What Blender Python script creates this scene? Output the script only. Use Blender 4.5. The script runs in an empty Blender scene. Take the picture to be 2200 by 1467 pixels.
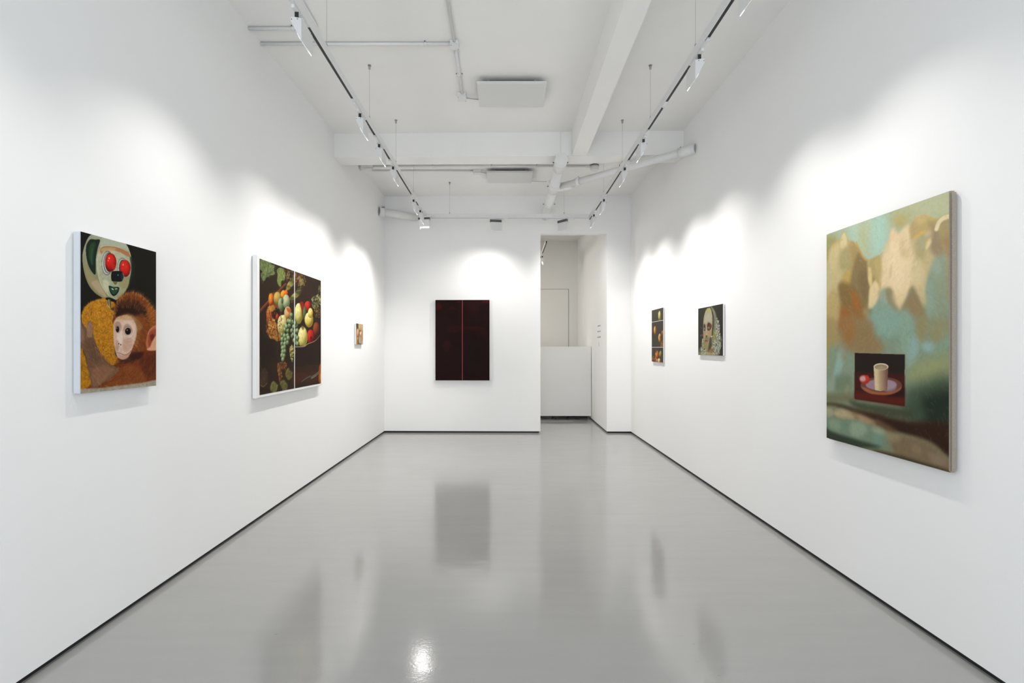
import bpy, bmesh, math
import numpy as np
from mathutils import Vector, Matrix


# tuned light and paint values
DAY = 104.0            # W, daylight from the street front
PW = 73.0            # W per spotlight
SPOTSZ = 106       # degrees
AIMZ = -.10           # height the spotlights aim at
WALLC = (.91, .907, .898)
CEILC = (.905, .895, .87)
FLOORC = (.350, .345, .334)
FLOORR = .09
FLOORS = .6
ART = .95             # paint layer reflectance scale
FARP = 35.0           # W, added fill in the room beyond the opening

# ---------------------------------------------------------------- camera, world, exposure
VX, VY, FPX = 1087.1, 747.2, 1039.0        # vanishing point and focal length of the 2200 x 1467 frame
CH = 1.40                                  # camera height
scn = bpy.context.scene
COL = scn.collection
cam_d = bpy.data.cameras.new('camera'); cam = bpy.data.objects.new('camera', cam_d); COL.objects.link(cam)
cam.location = (0, 0, CH); cam.rotation_euler = (math.pi / 2, 0, 0)
cam_d.sensor_width = 36.0; cam_d.lens = FPX / 2200 * 36.0
cam_d.shift_x = (1100 - VX) / 2200; cam_d.shift_y = (VY - 733.5) / 2200
cam_d.clip_start = .05; scn.camera = cam
scn.view_settings.view_transform = 'Standard'; scn.view_settings.look = 'None'
scn.view_settings.gamma = 1.0; scn.view_settings.use_curve_mapping = False
scn.view_settings.exposure = EXPOSURE = 0.0
world = bpy.data.worlds.new('daylight'); scn.world = world; world.use_nodes = True
bg = world.node_tree.nodes['Background']; bg.inputs['Color'].default_value = (.80, .88, 1.0, 1); bg.inputs['Strength'].default_value = 1.0
# daylight through the glazed street front behind the camera
dl = bpy.data.lights.new('street_daylight', 'AREA'); dl.shape = 'RECTANGLE'; dl.size = 3.4; dl.size_y = 2.6; dl.energy = DAY; dl.color = (.86, .93, 1.0)
dlo = bpy.data.objects.new('street_daylight', dl); COL.objects.link(dlo); dlo.location = (0, -2.45, 1.45); dlo.rotation_euler = (math.pi / 2, 0, 0)
# ---------------------------------------------------------------- painted canvases (numpy brushwork -> colour attribute)
def hx(s):
    s = s.lstrip('#'); return np.array([int(s[i:i+2], 16) / 255.0 for i in (0, 2, 4)])
def fnoise(w, h, cell, rs, octs=4):
    out = np.zeros((h, w)); amp = 1.0; tot = 0
    for o in range(octs):
        c = max(2.0, cell / 2 ** o); gw, gh = int(w / c) + 3, int(h / c) + 3
        g = rs.rand(gh, gw)
        x = np.arange(w) / c; y = np.arange(h) / c
        x0 = x.astype(int); y0 = y.astype(int); fx = x - x0; fy = y - y0
        fx = fx * fx * (3 - 2 * fx); fy = fy * fy * (3 - 2 * fy)
        a = g[np.ix_(y0, x0)]; b = g[np.ix_(y0, x0 + 1)]; d = g[np.ix_(y0 + 1, x0)]; e = g[np.ix_(y0 + 1, x0 + 1)]
        out += amp * ((a * (1 - fx) + b * fx) * (1 - fy[:, None]) + (d * (1 - fx) + e * fx) * fy[:, None])
        tot += amp; amp *= .5
    return out / tot
def boxblur(m, r):
    r = int(round(r))
    if r < 1: return m
    for ax in (0, 1):
        p = np.pad(m, [(r + 1, r) if i == ax else (0, 0) for i in (0, 1)], mode='edge')
        c = np.cumsum(p, axis=ax)
        m = (np.take(c, range(2 * r + 1, c.shape[ax]), axis=ax) - np.take(c, range(0, c.shape[ax] - 2 * r - 1), axis=ax)) / (2 * r + 1)
    return m
def spline(pts, closed=True, n=6):
    P = np.array(pts, float); N = len(P); out = []
    rng = range(N) if closed else range(N - 1)
    for i in rng:
        if closed: p0, p1, p2, p3 = P[(i - 1) % N], P[i], P[(i + 1) % N], P[(i + 2) % N]
        else: p0, p1, p2, p3 = P[max(i - 1, 0)], P[i], P[i + 1], P[min(i + 2, N - 1)]
        for k in range(n):
            t = k / n
            out.append(.5 * ((2 * p1) + (-p0 + p2) * t + (2 * p0 - 5 * p1 + 4 * p2 - p3) * t * t + (-p0 + 3 * p1 - 3 * p2 + p3) * t ** 3))
    if not closed: out.append(P[-1])
    return out
class Cv:
    """a canvas w x h; shapes come in reference coordinates and are carried to the canvas by warp"""
    def __init__(s, w, h, warp, base, seed=1):
        s.w, s.h, s.warp = w, h, warp
        s.rs = np.random.RandomState(seed)
        s.im = np.ones((h, w, 3)) * hx(base)
        a = np.array(warp(np.array([100., 101.]), np.array([100., 100.])))
        b = np.array(warp(np.array([100., 100.]), np.array([100., 101.])))
        s.k = float(np.sqrt(abs(np.linalg.norm(a[:, 1] - a[:, 0]) * np.linalg.norm(b[:, 1] - b[:, 0]))))
        s.n1 = fnoise(w, h, max(w, h) / 8, s.rs); s.n2 = fnoise(w, h, max(w, h) / 8, s.rs); s.n3 = fnoise(w, h, 6, s.rs, 2)
    def tr(s, pts):
        P = np.array(pts, float); x, y = s.warp(P[:, 0], P[:, 1]); return np.stack([x, y], 1)
    def _bb(s, P, pad):
        x0 = max(0, int(P[:, 0].min() - pad)); x1 = min(s.w, int(P[:, 0].max() + pad) + 2)
        y0 = max(0, int(P[:, 1].min() - pad)); y1 = min(s.h, int(P[:, 1].max() + pad) + 2)
        return x0, x1, y0, y1
    def _mask(s, P, soft):
        x0, x1, y0, y1 = s._bb(P, soft * 3 + 2)
        if x1 <= x0 or y1 <= y0: return None
        acc = 0
        for oy in (.25, .75):
            X, Yg = np.meshgrid(np.arange(x0, x1) + .5, np.arange(y0, y1) + oy)
            ins = np.zeros(X.shape, bool)
            Q = np.roll(P, -1, 0)
            for (ax, ay), (bx, by) in zip(P, Q):
                if ay == by: continue
                c = ((ay > Yg) != (by > Yg)) & (X < (bx - ax) * (Yg - ay) / (by - ay) + ax)
                ins ^= c
            acc = acc + ins * .5
        if soft > .4:
            acc = boxblur(boxblur(acc, max(1, soft)), max(1, soft * .7))
        return acc, x0, x1, y0, y1
    def _put(s, m, x0, x1, y0, y1, col, a, var=0.0):
        c = hx(col) if isinstance(col, str) else np.array(col)
        if c.ndim == 1: c = c[None, None, :]
        if var: c = c * (1 + var * (s.n3[y0:y1, x0:x1, None] - .5) * 2)
        m = (m * a)[:, :, None]
        s.im[y0:y1, x0:x1] = s.im[y0:y1, x0:x1] * (1 - m) + c * m
    def poly(s, pts, col, a=1., soft=.0, sm=True, col2=None, g=None, var=.0):
        """g = (p, q): gradient from col at p to col2 at q, in reference coordinates"""
        P = s.tr(spline(pts) if sm else pts)
        r = s._mask(P, soft * s.k)
        if r is None: return
        m, x0, x1, y0, y1 = r
        if col2 is not None:
            p, q = s.tr(g); X, Yg = np.meshgrid(np.arange(x0, x1), np.arange(y0, y1))
            d = q - p; t = np.clip(((X - p[0]) * d[0] + (Yg - p[1]) * d[1]) / (d @ d), 0, 1)[:, :, None]
            col = hx(col) * (1 - t) + hx(col2) * t
        s._put(m, x0, x1, y0, y1, col, a, var)
    def ell(s, cx, cy, rx, ry, col, a=1., soft=0., rot=0., **k):
        t = np.linspace(0, 2 * np.pi, 28, endpoint=False); c, q = math.cos(rot), math.sin(rot)
        X = rx * np.cos(t); Y = ry * np.sin(t)
        s.poly(np.stack([cx + X * c - Y * q, cy + X * q + Y * c], 1), col, a, soft, sm=False, **k)
    def orb(s, cx, cy, rx, ry, cols, rot=0., lit=(-.5, -.6), a=1., soft=0.):
        """a painted round form: cols = dark, middle, light"""
        C0 = s.tr([(cx, cy), (cx + rx, cy), (cx, cy + ry)]); ex = abs(C0[1, 0] - C0[0, 0]); ey = abs(C0[2, 1] - C0[0, 1])
        t = np.linspace(0, 2 * np.pi, 28, endpoint=False); c, q = math.cos(rot), math.sin(rot)
        X = rx * np.cos(t); Y = ry * np.sin(t)
        P = s.tr(np.stack([cx + X * c - Y * q, cy + X * q + Y * c], 1))
        r = s._mask(P, max(.3, soft * s.k))
        if r is None: return
        m, x0, x1, y0, y1 = r
        X, Yg = np.meshgrid(np.arange(x0, x1), np.arange(y0, y1))
        u = (X - C0[0, 0]) / max(ex, 1); v = (Yg - C0[0, 1]) / max(ey, 1)
        u, v = u * c + v * q, -u * q + v * c
        z = np.sqrt(np.clip(1 - u * u - v * v, 0, 1))
        L = np.array([lit[0], lit[1], .62]); L = L / np.linalg.norm(L)
        d = np.clip(u * L[0] + v * L[1] + z * L[2], -.2, 1)[:, :, None]
        A, B, Cc = [hx(k) for k in cols]
        col = np.where(d < .55, A + (B - A) * np.clip(d / .55, 0, 1), B + (Cc - B) * np.clip((d - .55) / .45, 0, 1))
        s._put(m, x0, x1, y0, y1, col, a, .05)
    def blob(s, cx, cy, rx, ry, col, a=1., rot=0., edge=.6, n=.7):
        """a cloudy, noise-edged patch"""
        P = s.tr([(cx, cy), (cx + rx, cy), (cx, cy + ry)]); ex = abs(P[1, 0] - P[0, 0]); ey = abs(P[2, 1] - P[0, 1])
        R = max(ex, ey) * 1.5
        x0, x1, y0, y1 = s._bb(np.array([P[0] - R, P[0] + R]), 0)
        if x1 <= x0 or y1 <= y0: return
        X, Yg = np.meshgrid(np.arange(x0, x1), np.arange(y0, y1))
        c, q = math.cos(rot), math.sin(rot)
        dx, dy = X - P[0, 0], Yg - P[0, 1]
        u = (dx * c + dy * q) / ex; v = (-dx * q + dy * c) / ey
        d = np.sqrt(u * u + v * v) + (s.n1[y0:y1, x0:x1] - .5) * n * 1.6 + (s.n2[y0:y1, x0:x1] - .5) * n * .8
        m = np.clip((1 - d) / edge, 0, 1); m = m * m * (3 - 2 * m)
        s._put(m, x0, x1, y0, y1, col, a, .04)
    def line(s, pts, w, col, a=1., w2=None, sm=True, soft=.6):
        P = s.tr(spline(pts, False, 5) if sm and len(pts) > 2 else pts)
        w = w * s.k * .5; w2 = w if w2 is None else w2 * s.k * .5
        x0, x1, y0, y1 = s._bb(P, max(w, w2) + 2)
        if x1 <= x0 or y1 <= y0: return
        X, Yg = np.meshgrid(np.arange(x0, x1) + .5, np.arange(y0, y1) + .5); m = np.zeros(X.shape); n = len(P) - 1
        for i in range(n):
            ax, ay = P[i]; bx, by = P[i + 1]; dx, dy = bx - ax, by - ay; L = dx * dx + dy * dy + 1e-9
            t = np.clip(((X - ax) * dx + (Yg - ay) * dy) / L, 0, 1)
            d = np.hypot(X - ax - t * dx, Yg - ay - t * dy)
            ww = w + (w2 - w) * (i + t) / n
            m = np.maximum(m, np.clip((ww + soft - d) / (2 * soft), 0, 1) * np.clip(ww / soft + .15, 0, 1))
        s._put(m, x0, x1, y0, y1, col, a)
    def inside(s, pts, n):
        P = np.array(spline(pts)); lo, hi = P.min(0), P.max(0); out = []
        while len(out) < n:
            x, y = lo + (hi - lo) * s.rs.rand(2); ins = False
            Q = np.roll(P, -1, 0)
            c = ((P[:, 1] > y) != (Q[:, 1] > y))
            xi = (Q[:, 0] - P[:, 0]) * (y - P[:, 1]) / np.where(Q[:, 1] == P[:, 1], 1e-9, Q[:, 1] - P[:, 1]) + P[:, 0]
            if np.sum(c & (x < xi)) % 2: out.append((x, y))
        return out
    def fur(s, pts, ang, cols, n, L=30, w=2.2, a=.5):
        """ang: radians or f(x, y)"""
        for x, y in s.inside(pts, n):
            t = (ang(x, y) if callable(ang) else ang) + s.rs.randn() * .22; l = L * (.6 + .8 * s.rs.rand())
            s.line([(x, y), (x + l * .5 * math.cos(t), y + l * .5 * math.sin(t)), (x + l * math.cos(t + .25), y + l * math.sin(t + .25))],
                   w, cols[s.rs.randint(len(cols))], a, w2=w * .2, sm=False)
    def dots(s, pts, cols, n, r=2., a=.7):
        for x, y in s.inside(pts, n):
            s.line([(x, y), (x + r * .6, y + s.rs.randn() * r)], r * (.6 + .8 * s.rs.rand()), cols[s.rs.randint(len(cols))], a, sm=False)
    def grain(s, amt):
        s.im *= (1 + amt * (s.n3 - .5))[:, :, None]

def wall_warp(ox, oy, k, Xf, Y0, Y1, zt, zb, w, h):
    """reference picture (crop origin ox, oy, zoom k) -> canvas on the plane x = Xf between Y0 (canvas left) and Y1, zt and zb"""
    def f(zx, zy):
        dx = ox + zx / k - VX; Y = Xf * FPX / dx; z = (VY - (oy + zy / k)) * Y / FPX
        return (Y - Y0) / (Y1 - Y0) * w, (zt - z) / (zt - zb) * h
    return f
def flat_warp(x0, y0, x1, y1, w, h):
    return lambda zx, zy: ((zx - x0) / (x1 - x0) * w, (zy - y0) / (y1 - y0) * h)

def paint_monkey(w, h):
    c = Cv(w, h, wall_warp(130, 480, 3.492, -1.967, 2.236, 2.7185, .5385, -.212, w, h), '#13110b', 3)
    # metal head
    c.poly([(225, 90), (300, 68), (400, 85), (480, 140), (525, 230), (535, 330), (515, 440), (480, 520), (420, 572), (350, 568), (270, 530), (212, 460), (178, 360), (166, 250), (185, 160)],
           '#a3a78e', col2='#7f7d55', g=[(350, 90), (230, 540)], var=.03)
    c.poly([(185, 300), (205, 420), (270, 515), (350, 560), (320, 490), (270, 420), (225, 380)], '#9b8d62', .8, soft=4)
    c.poly([(235, 450), (290, 520), (345, 555), (320, 500), (280, 430)], '#b79f83', .7, soft=4)
    c.poly([(222, 122), (262, 122), (297, 126), (280, 190), (266, 270), (264, 380), (238, 366), (208, 310), (192, 230), (195, 165)], '#16271a')
    c.poly([(232, 150), (262, 150), (250, 220), (244, 310), (222, 280), (212, 210)], '#2a4a2c', .7, soft=3)
    c.line([(240, 190), (232, 250), (238, 310)], 3, '#62806a', .5)
    c.poly([(330, 100), (400, 92), (470, 135), (510, 190), (480, 205), (400, 172), (320, 160), (300, 175), (305, 130)], '#a9b09b', 1, soft=2)
    c.poly([(300, 182), (345, 165), (430, 178), (505, 205), (528, 262), (522, 400), (492, 490), (420, 572), (362, 545), (310, 475), (280, 380), (270, 270)],
           '#b6b496', col2='#989b7b', g=[(300, 200), (480, 520)], var=.03)
    c.poly([(300, 190), (345, 168), (430, 178), (500, 205), (524, 248), (508, 250), (440, 215), (380, 200), (330, 205), (305, 230)], '#a8693f', .85, soft=2)
    c.poly([(300, 200), (345, 180), (420, 190), (380, 205), (330, 212)], '#b9a06d', .8, soft=2)
    c.line([(300, 178), (345, 166), (430, 178), (500, 208)], 4, '#cdd0bc', .8)
    c.line([(276, 260), (284, 390), (318, 480), (366, 545)], 4, '#cfd0b4', .7)
    c.poly([(455, 405), (520, 400), (500, 490), (440, 470)], '#948a5a', .7, soft=5)
    c.poly([(330, 420), (365, 450), (355, 520), (320, 470)], '#c8c8a6', .7, soft=5)
    c.ell(352, 298, 44, 92, '#6f7068', rot=.04); c.ell(350, 298, 38, 84, '#b6b8ae', rot=.04); c.ell(357, 296, 34, 78, '#6a6a60', rot=.04); c.ell(362, 294, 32, 74, '#c4c6bc', .9, rot=.04)
    c.ell(368, 293, 34, 72, '#3a2c26')
    c.orb(378, 293, 42, 68, ('#5a0604', '#b3120a', '#d9281a'), lit=(-.2, -.3))
    c.ell(366, 262, 5, 7, '#f0b0a0', .8, soft=1); c.ell(358, 280, 3, 4, '#f8d0c0', .8); c.ell(400, 330, 14, 20, '#d8301e', .5, soft=4)
    c.ell(462, 335, 38, 78, '#77796e', rot=.04); c.ell(461, 335, 33, 70, '#b2b4a8', rot=.04); c.ell(468, 336, 30, 64, '#48443a')
    c.orb(486, 338, 41, 64, ('#5c0704', '#b4140c', '#d62a1c'), lit=(-.2, -.3))
    c.ell(470, 310, 4, 5, '#f0c0b0', .8); c.line([(522, 300), (527, 335), (520, 370)], 3, '#e8b8a8', .7)
    c.poly([(382, 368), (400, 358), (450, 358), (468, 372), (470, 415), (455, 436), (400, 436), (382, 425)], '#0d0e12')
    c.ell(464, 398, 12, 30, '#23262c'); c.line([(468, 375), (476, 402), (466, 428)], 5, '#9a9c98', .8); c.ell(432, 388, 4, 6, '#8c94a0', .8)
    c.poly([(396, 436), (426, 438), (418, 458), (404, 456)], '#6c5a36', .9)
    c.poly([(362, 470), (400, 476), (440, 480), (432, 520), (402, 546), (376, 524)], '#0c1d13'); c.poly([(372, 478), (430, 486), (424, 512), (402, 532), (382, 516)], '#24482e', .9, soft=1)
    c.line([(386, 490), (396, 496)], 6, '#e8ecdc'); c.line([(412, 492), (424, 490)], 5, '#e0e4d4')
    c.line([(360, 470), (372, 525), (402, 548), (434, 522)], 2.5, '#a4aa90', .8)
    c.poly([(520, 250), (545, 280), (555, 350), (535, 430), (515, 440), (530, 350)], '#182416', .8, soft=3)
    # neck and cloth body
    body = [(158, 700), (170, 650), (200, 610), (250, 580), (320, 562), (372, 566), (412, 610), (415, 680), (402, 780), (404, 900), (412, 985), (446, 1015), (420, 1060), (360, 1062), (300, 1010), (262, 930), (244, 850), (205, 850), (165, 760)]
    c.poly(body, '#b8791a', col2='#a86c10', g=[(250, 600), (380, 1040)], soft=2, var=.12)
    low = [(146, 890), (180, 980), (205, 1070), (232, 1160), (250, 1250), (146, 1262)]
    c.poly(low, '#a9700f', soft=2, var=.1)
    c.dots(body, ['#5a3806', '#7a4e0a', '#8d5c10'], 900, 4, .6); c.dots(body, ['#d9982a', '#e0a838', '#c98a1c'], 900, 4, .6)
    c.dots(low, ['#5a3806', '#d9982a', '#7a4e0a'], 260, 4, .6)
    c.fur([(160, 690), (200, 605), (330, 558), (330, 580), (210, 630), (178, 700)], lambda x, y: math.atan2(y - 760, x - 300), ['#d99c2c', '#c48a20', '#8a5a10'], 110, 16, 3, .8)
    c.poly([(338, 558), (372, 556), (412, 574), (404, 588), (372, 582), (345, 574)], '#0e0d0a')
    c.poly([(356, 570), (376, 574), (380, 612), (374, 636), (360, 620), (350, 592)], '#54482c'); c.line([(362, 574), (368, 628)], 5, '#cfc7a0', .9); c.line([(350, 580), (352, 606), (372, 636)], 4, '#e6d48c', .7)
    c.poly([(374, 640), (400, 630), (408, 652), (390, 652)], '#2c1d0a', .8, soft=2)
    # monkey coat
    coat = [(398, 700), (404, 640), (430, 570), (475, 530), (530, 515), (590, 528), (650, 575), (700, 640), (730, 700), (730, 1230), (230, 1262), (236, 1200), (330, 1130), (410, 1090), (440, 1060), (430, 1000), (470, 1010), (540, 900), (400, 760)]
    c.poly(coat, '#6d3310', soft=3, var=.12)
    c.poly([(410, 640), (440, 590), (500, 570), (570, 580), (640, 640), (680, 720), (640, 730), (560, 690), (480, 680), (412, 710)], '#1c0e08', .9, soft=14)
    c.poly([(560, 700), (640, 700), (660, 800), (640, 930), (590, 960), (560, 860)], '#7c3e14', .9, soft=12)
    c.poly([(650, 600), (705, 680), (712, 780), (670, 770), (650, 690)], '#a85c1c', .7, soft=10)
    c.poly([(470, 690), (540, 690), (610, 760), (600, 800), (560, 800), (530, 740)], '#a07a4a', .75, soft=8)
    rad = lambda x, y: math.atan2(y - 830, x - 500)
    c.fur([(412, 640), (440, 560), (530, 520), (620, 560), (700, 650), (710, 780), (640, 760), (560, 650), (450, 640)], rad, ['#8a4716', '#5a2a0c', '#a05a20', '#2a150a', '#b8783a'], 900, 34, 2.6, .55)
    c.fur([(398, 700), (430, 575), (530, 515), (650, 570), (718, 690), (706, 700), (640, 595), (530, 540), (450, 580), (420, 690)], rad, ['#c27c38', '#b06a28', '#d09a58'], 230, 28, 2.4, .7)
    c.fur([(560, 700), (650, 720), (655, 900), (600, 970), (550, 950), (575, 830)], lambda x, y: .7 + (y - 800) / 400, ['#8d4a1a', '#5c2a0c', '#b37440', '#3c1c0a'], 420, 30, 2.4, .5)
    # shoulder / body in the lower right
    c.poly([(430, 1040), (520, 1010), (600, 965), (712, 950), (730, 1200), (560, 1230), (250, 1245), (330, 1140)], '#662d0c', soft=6, var=.15)
    c.poly([(540, 970), (620, 965), (600, 1010), (520, 1040), (440, 1040), (490, 1010)], '#260f08', .8, soft=8)
    c.poly([(600, 1020), (712, 980), (712, 1100), (640, 1140)], '#4c1f0a', .7, soft=14)
    c.poly([(420, 1100), (560, 1060), (640, 1160), (600, 1220), (330, 1235)], '#87491c', .7, soft=14)
    c.fur([(330, 1130), (520, 1030), (712, 960), (712, 1190), (450, 1225), (260, 1235)], lambda x, y: 2.4 - (x - 400) / 500, ['#8e4a1a', '#4a1e08', '#a5622c', '#6c340f', '#341406'], 800, 42, 2.8, .45)
    # face
    face = [(399, 760), (408, 725), (440, 700), (500, 690), (548, 725), (572, 790), (566, 860), (545, 920), (522, 975), (498, 1012), (455, 1018), (424, 992), (406, 930), (398, 850)]
    c.poly(face, '#cfb09a', soft=3, var=.04)
    c.poly([(470, 720), (530, 740), (560, 800), (540, 850), (480, 850)], '#d9bfae', .7, soft=8); c.poly([(402, 760), (430, 745), (440, 850), (405, 860)], '#c9a48c', .8, soft=6)
    c.poly([(412, 715), (440, 698), (500, 690), (548, 722), (500, 726), (450, 722)], '#c69a6c', .8, soft=5)
    c.poly([(430, 800), (458, 790), (470, 880), (462, 920), (432, 920), (422, 870)], '#e2cdbd', .8, soft=5)
    c.poly([(420, 870), (440, 900), (430, 960), (412, 940)], '#a37a66', .6, soft=5); c.poly([(470, 880), (530, 860), (540, 920), (500, 960), (470, 950)], '#b78e78', .6, soft=8)
    c.poly([(425, 975), (470, 990), (520, 965), (500, 1012), (455, 1018)], '#b98a78', .8, soft=3)
    c.poly([(410, 745), (430, 735), (452, 750), (456, 790), (440, 822), (415, 815), (406, 780)], '#a08070', .8, soft=3); c.poly([(476, 768), (505, 752), (530, 775), (540, 810), (515, 840), (485, 835), (474, 805)], '#a58272', .8, soft=3)
    c.ell(428, 794, 17, 26, '#c9a894', 1); c.ell(428, 794, 14, 23, '#1c120c'); c.ell(506, 808, 27, 31, '#cdae9a'); c.ell(506, 808, 23, 27, '#1e140e')
    c.ell(506, 812, 14, 16, '#050303'); c.ell(500, 800, 5, 5, '#8a7c70', .9); c.ell(428, 796, 8, 13, '#050303'); c.ell(423, 786, 3, 5, '#8a7c70', .9)
    c.line([(474, 800), (490, 778), (515, 776), (536, 805)], 3, '#4a3024', .7); c.line([(412, 780), (424, 766), (442, 776)], 3, '#4a3024', .7)
    c.line([(462, 800), (470, 850), (466, 890)], 3, '#b08c78', .6); c.line([(480, 850), (520, 862), (548, 840)], 3, '#9a7462', .5); c.line([(478, 880), (515, 888), (545, 870)], 3, '#9a7462', .4)
    c.ell(438, 902, 4, 6, '#2a1610'); c.ell(452, 908, 4, 6, '#2a1610'); c.line([(434, 915), (446, 922), (456, 912)], 2.5, '#7c5244', .8)
    c.line([(420, 968), (450, 974), (480, 986), (505, 978), (528, 952)], 3.4, '#5a3024', .9); c.line([(430, 1012), (470, 1022), (505, 1006)], 4, '#3c1c12', .8)
    c.fur([(560, 720), (585, 800), (575, 900), (540, 960), (545, 900), (565, 820)], .3, ['#a06a3c', '#7a4420', '#c89a70'], 160, 26, 2.2, .6)
    c.fur([(420, 715), (500, 690), (560, 730), (500, 716), (440, 722)], lambda x, y: math.atan2(y - 900, x - 480), ['#c09468', '#8c5c34', '#dcbf98'], 120, 20, 2.2, .6)
    c.fur([(420, 1020), (500, 1018), (530, 975), (520, 1040), (440, 1045)], 2.6, ['#4a2410', '#8a5a34', '#260f08'], 80, 22, 2.4, .6)
    # ear
    c.poly([(652, 830), (668, 795), (700, 768), (725, 775), (725, 930), (690, 952), (655, 950), (640, 900)], '#b3623c', soft=2)
    c.poly([(662, 830), (690, 800), (720, 800), (720, 900), (690, 930), (660, 920)], '#8a3a24', .8, soft=5); c.poly([(672, 840), (700, 830), (700, 860), (680, 880)], '#5a2014', .8, soft=4)
    c.poly([(690, 880), (722, 840), (722, 940), (680, 952), (645, 945), (670, 925)], '#d8a07e', .95, soft=3); c.line([(655, 830), (672, 796), (704, 772), (722, 772)], 5, '#d09070', .8)
    # hand and forearm
    arm = [(144, 722), (168, 750), (200, 790), (205, 745), (222, 735), (240, 755), (246, 830), (268, 905), (310, 985), (370, 1055), (440, 1085), (400, 1140), (320, 1195), (246, 1240), (226, 1180), (204, 1070), (178, 960), (146, 905)]
    c.poly(arm, '#6d4d38', soft=2, var=.1)
    c.poly([(205, 760), (222, 738), (240, 760), (236, 850), (205, 850), (198, 800)], '#98745a', .9, soft=3); c.poly([(146, 760), (175, 800), (180, 870), (146, 880)], '#8c6a58', .8, soft=6)
    c.poly([(190, 880), (240, 870), (300, 1000), (260, 1060), (210, 1000)], '#5c402e', .7, soft=8); c.poly([(250, 1080), (400, 1090), (320, 1180), (250, 1220)], '#8a5e44', .8, soft=8)
    c.fur(arm, lambda x, y: 1.15 - (y - 900) / 900, ['#8d6a52', '#4c3222', '#a07e64', '#6a4a34'], 520, 40, 2.6, .4)
    c.fur([(246, 860), (330, 1000), (440, 1075), (430, 1095), (310, 1020), (250, 930)], .9, ['#2e1a10', '#b98a50', '#4c3222'], 150, 34, 2.4, .5)
    # bare strip of canvas along the bottom
    c.poly([(130, 1246), (300, 1232), (450, 1214), (600, 1196), (740, 1178), (740, 1300), (130, 1300)], '#a39c8b', .93, soft=2, var=.08)
    c.fur([(150, 1240), (700, 1180), (700, 1215), (150, 1262)], .1, ['#cfc8b8', '#77705f', '#8c8470'], 160, 22, 2, .5)
    for x0 in (165, 330, 380, 395, 470, 510, 530, 598): c.line([(x0, 1256 - (x0 - 150) * .11), (x0 + 10, 1238 - (x0 - 150) * .11), (x0 + 16, 1252 - (x0 - 150) * .11)], 1.6, '#4a4438', .8)
    c.grain(.06); return c.im

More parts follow.
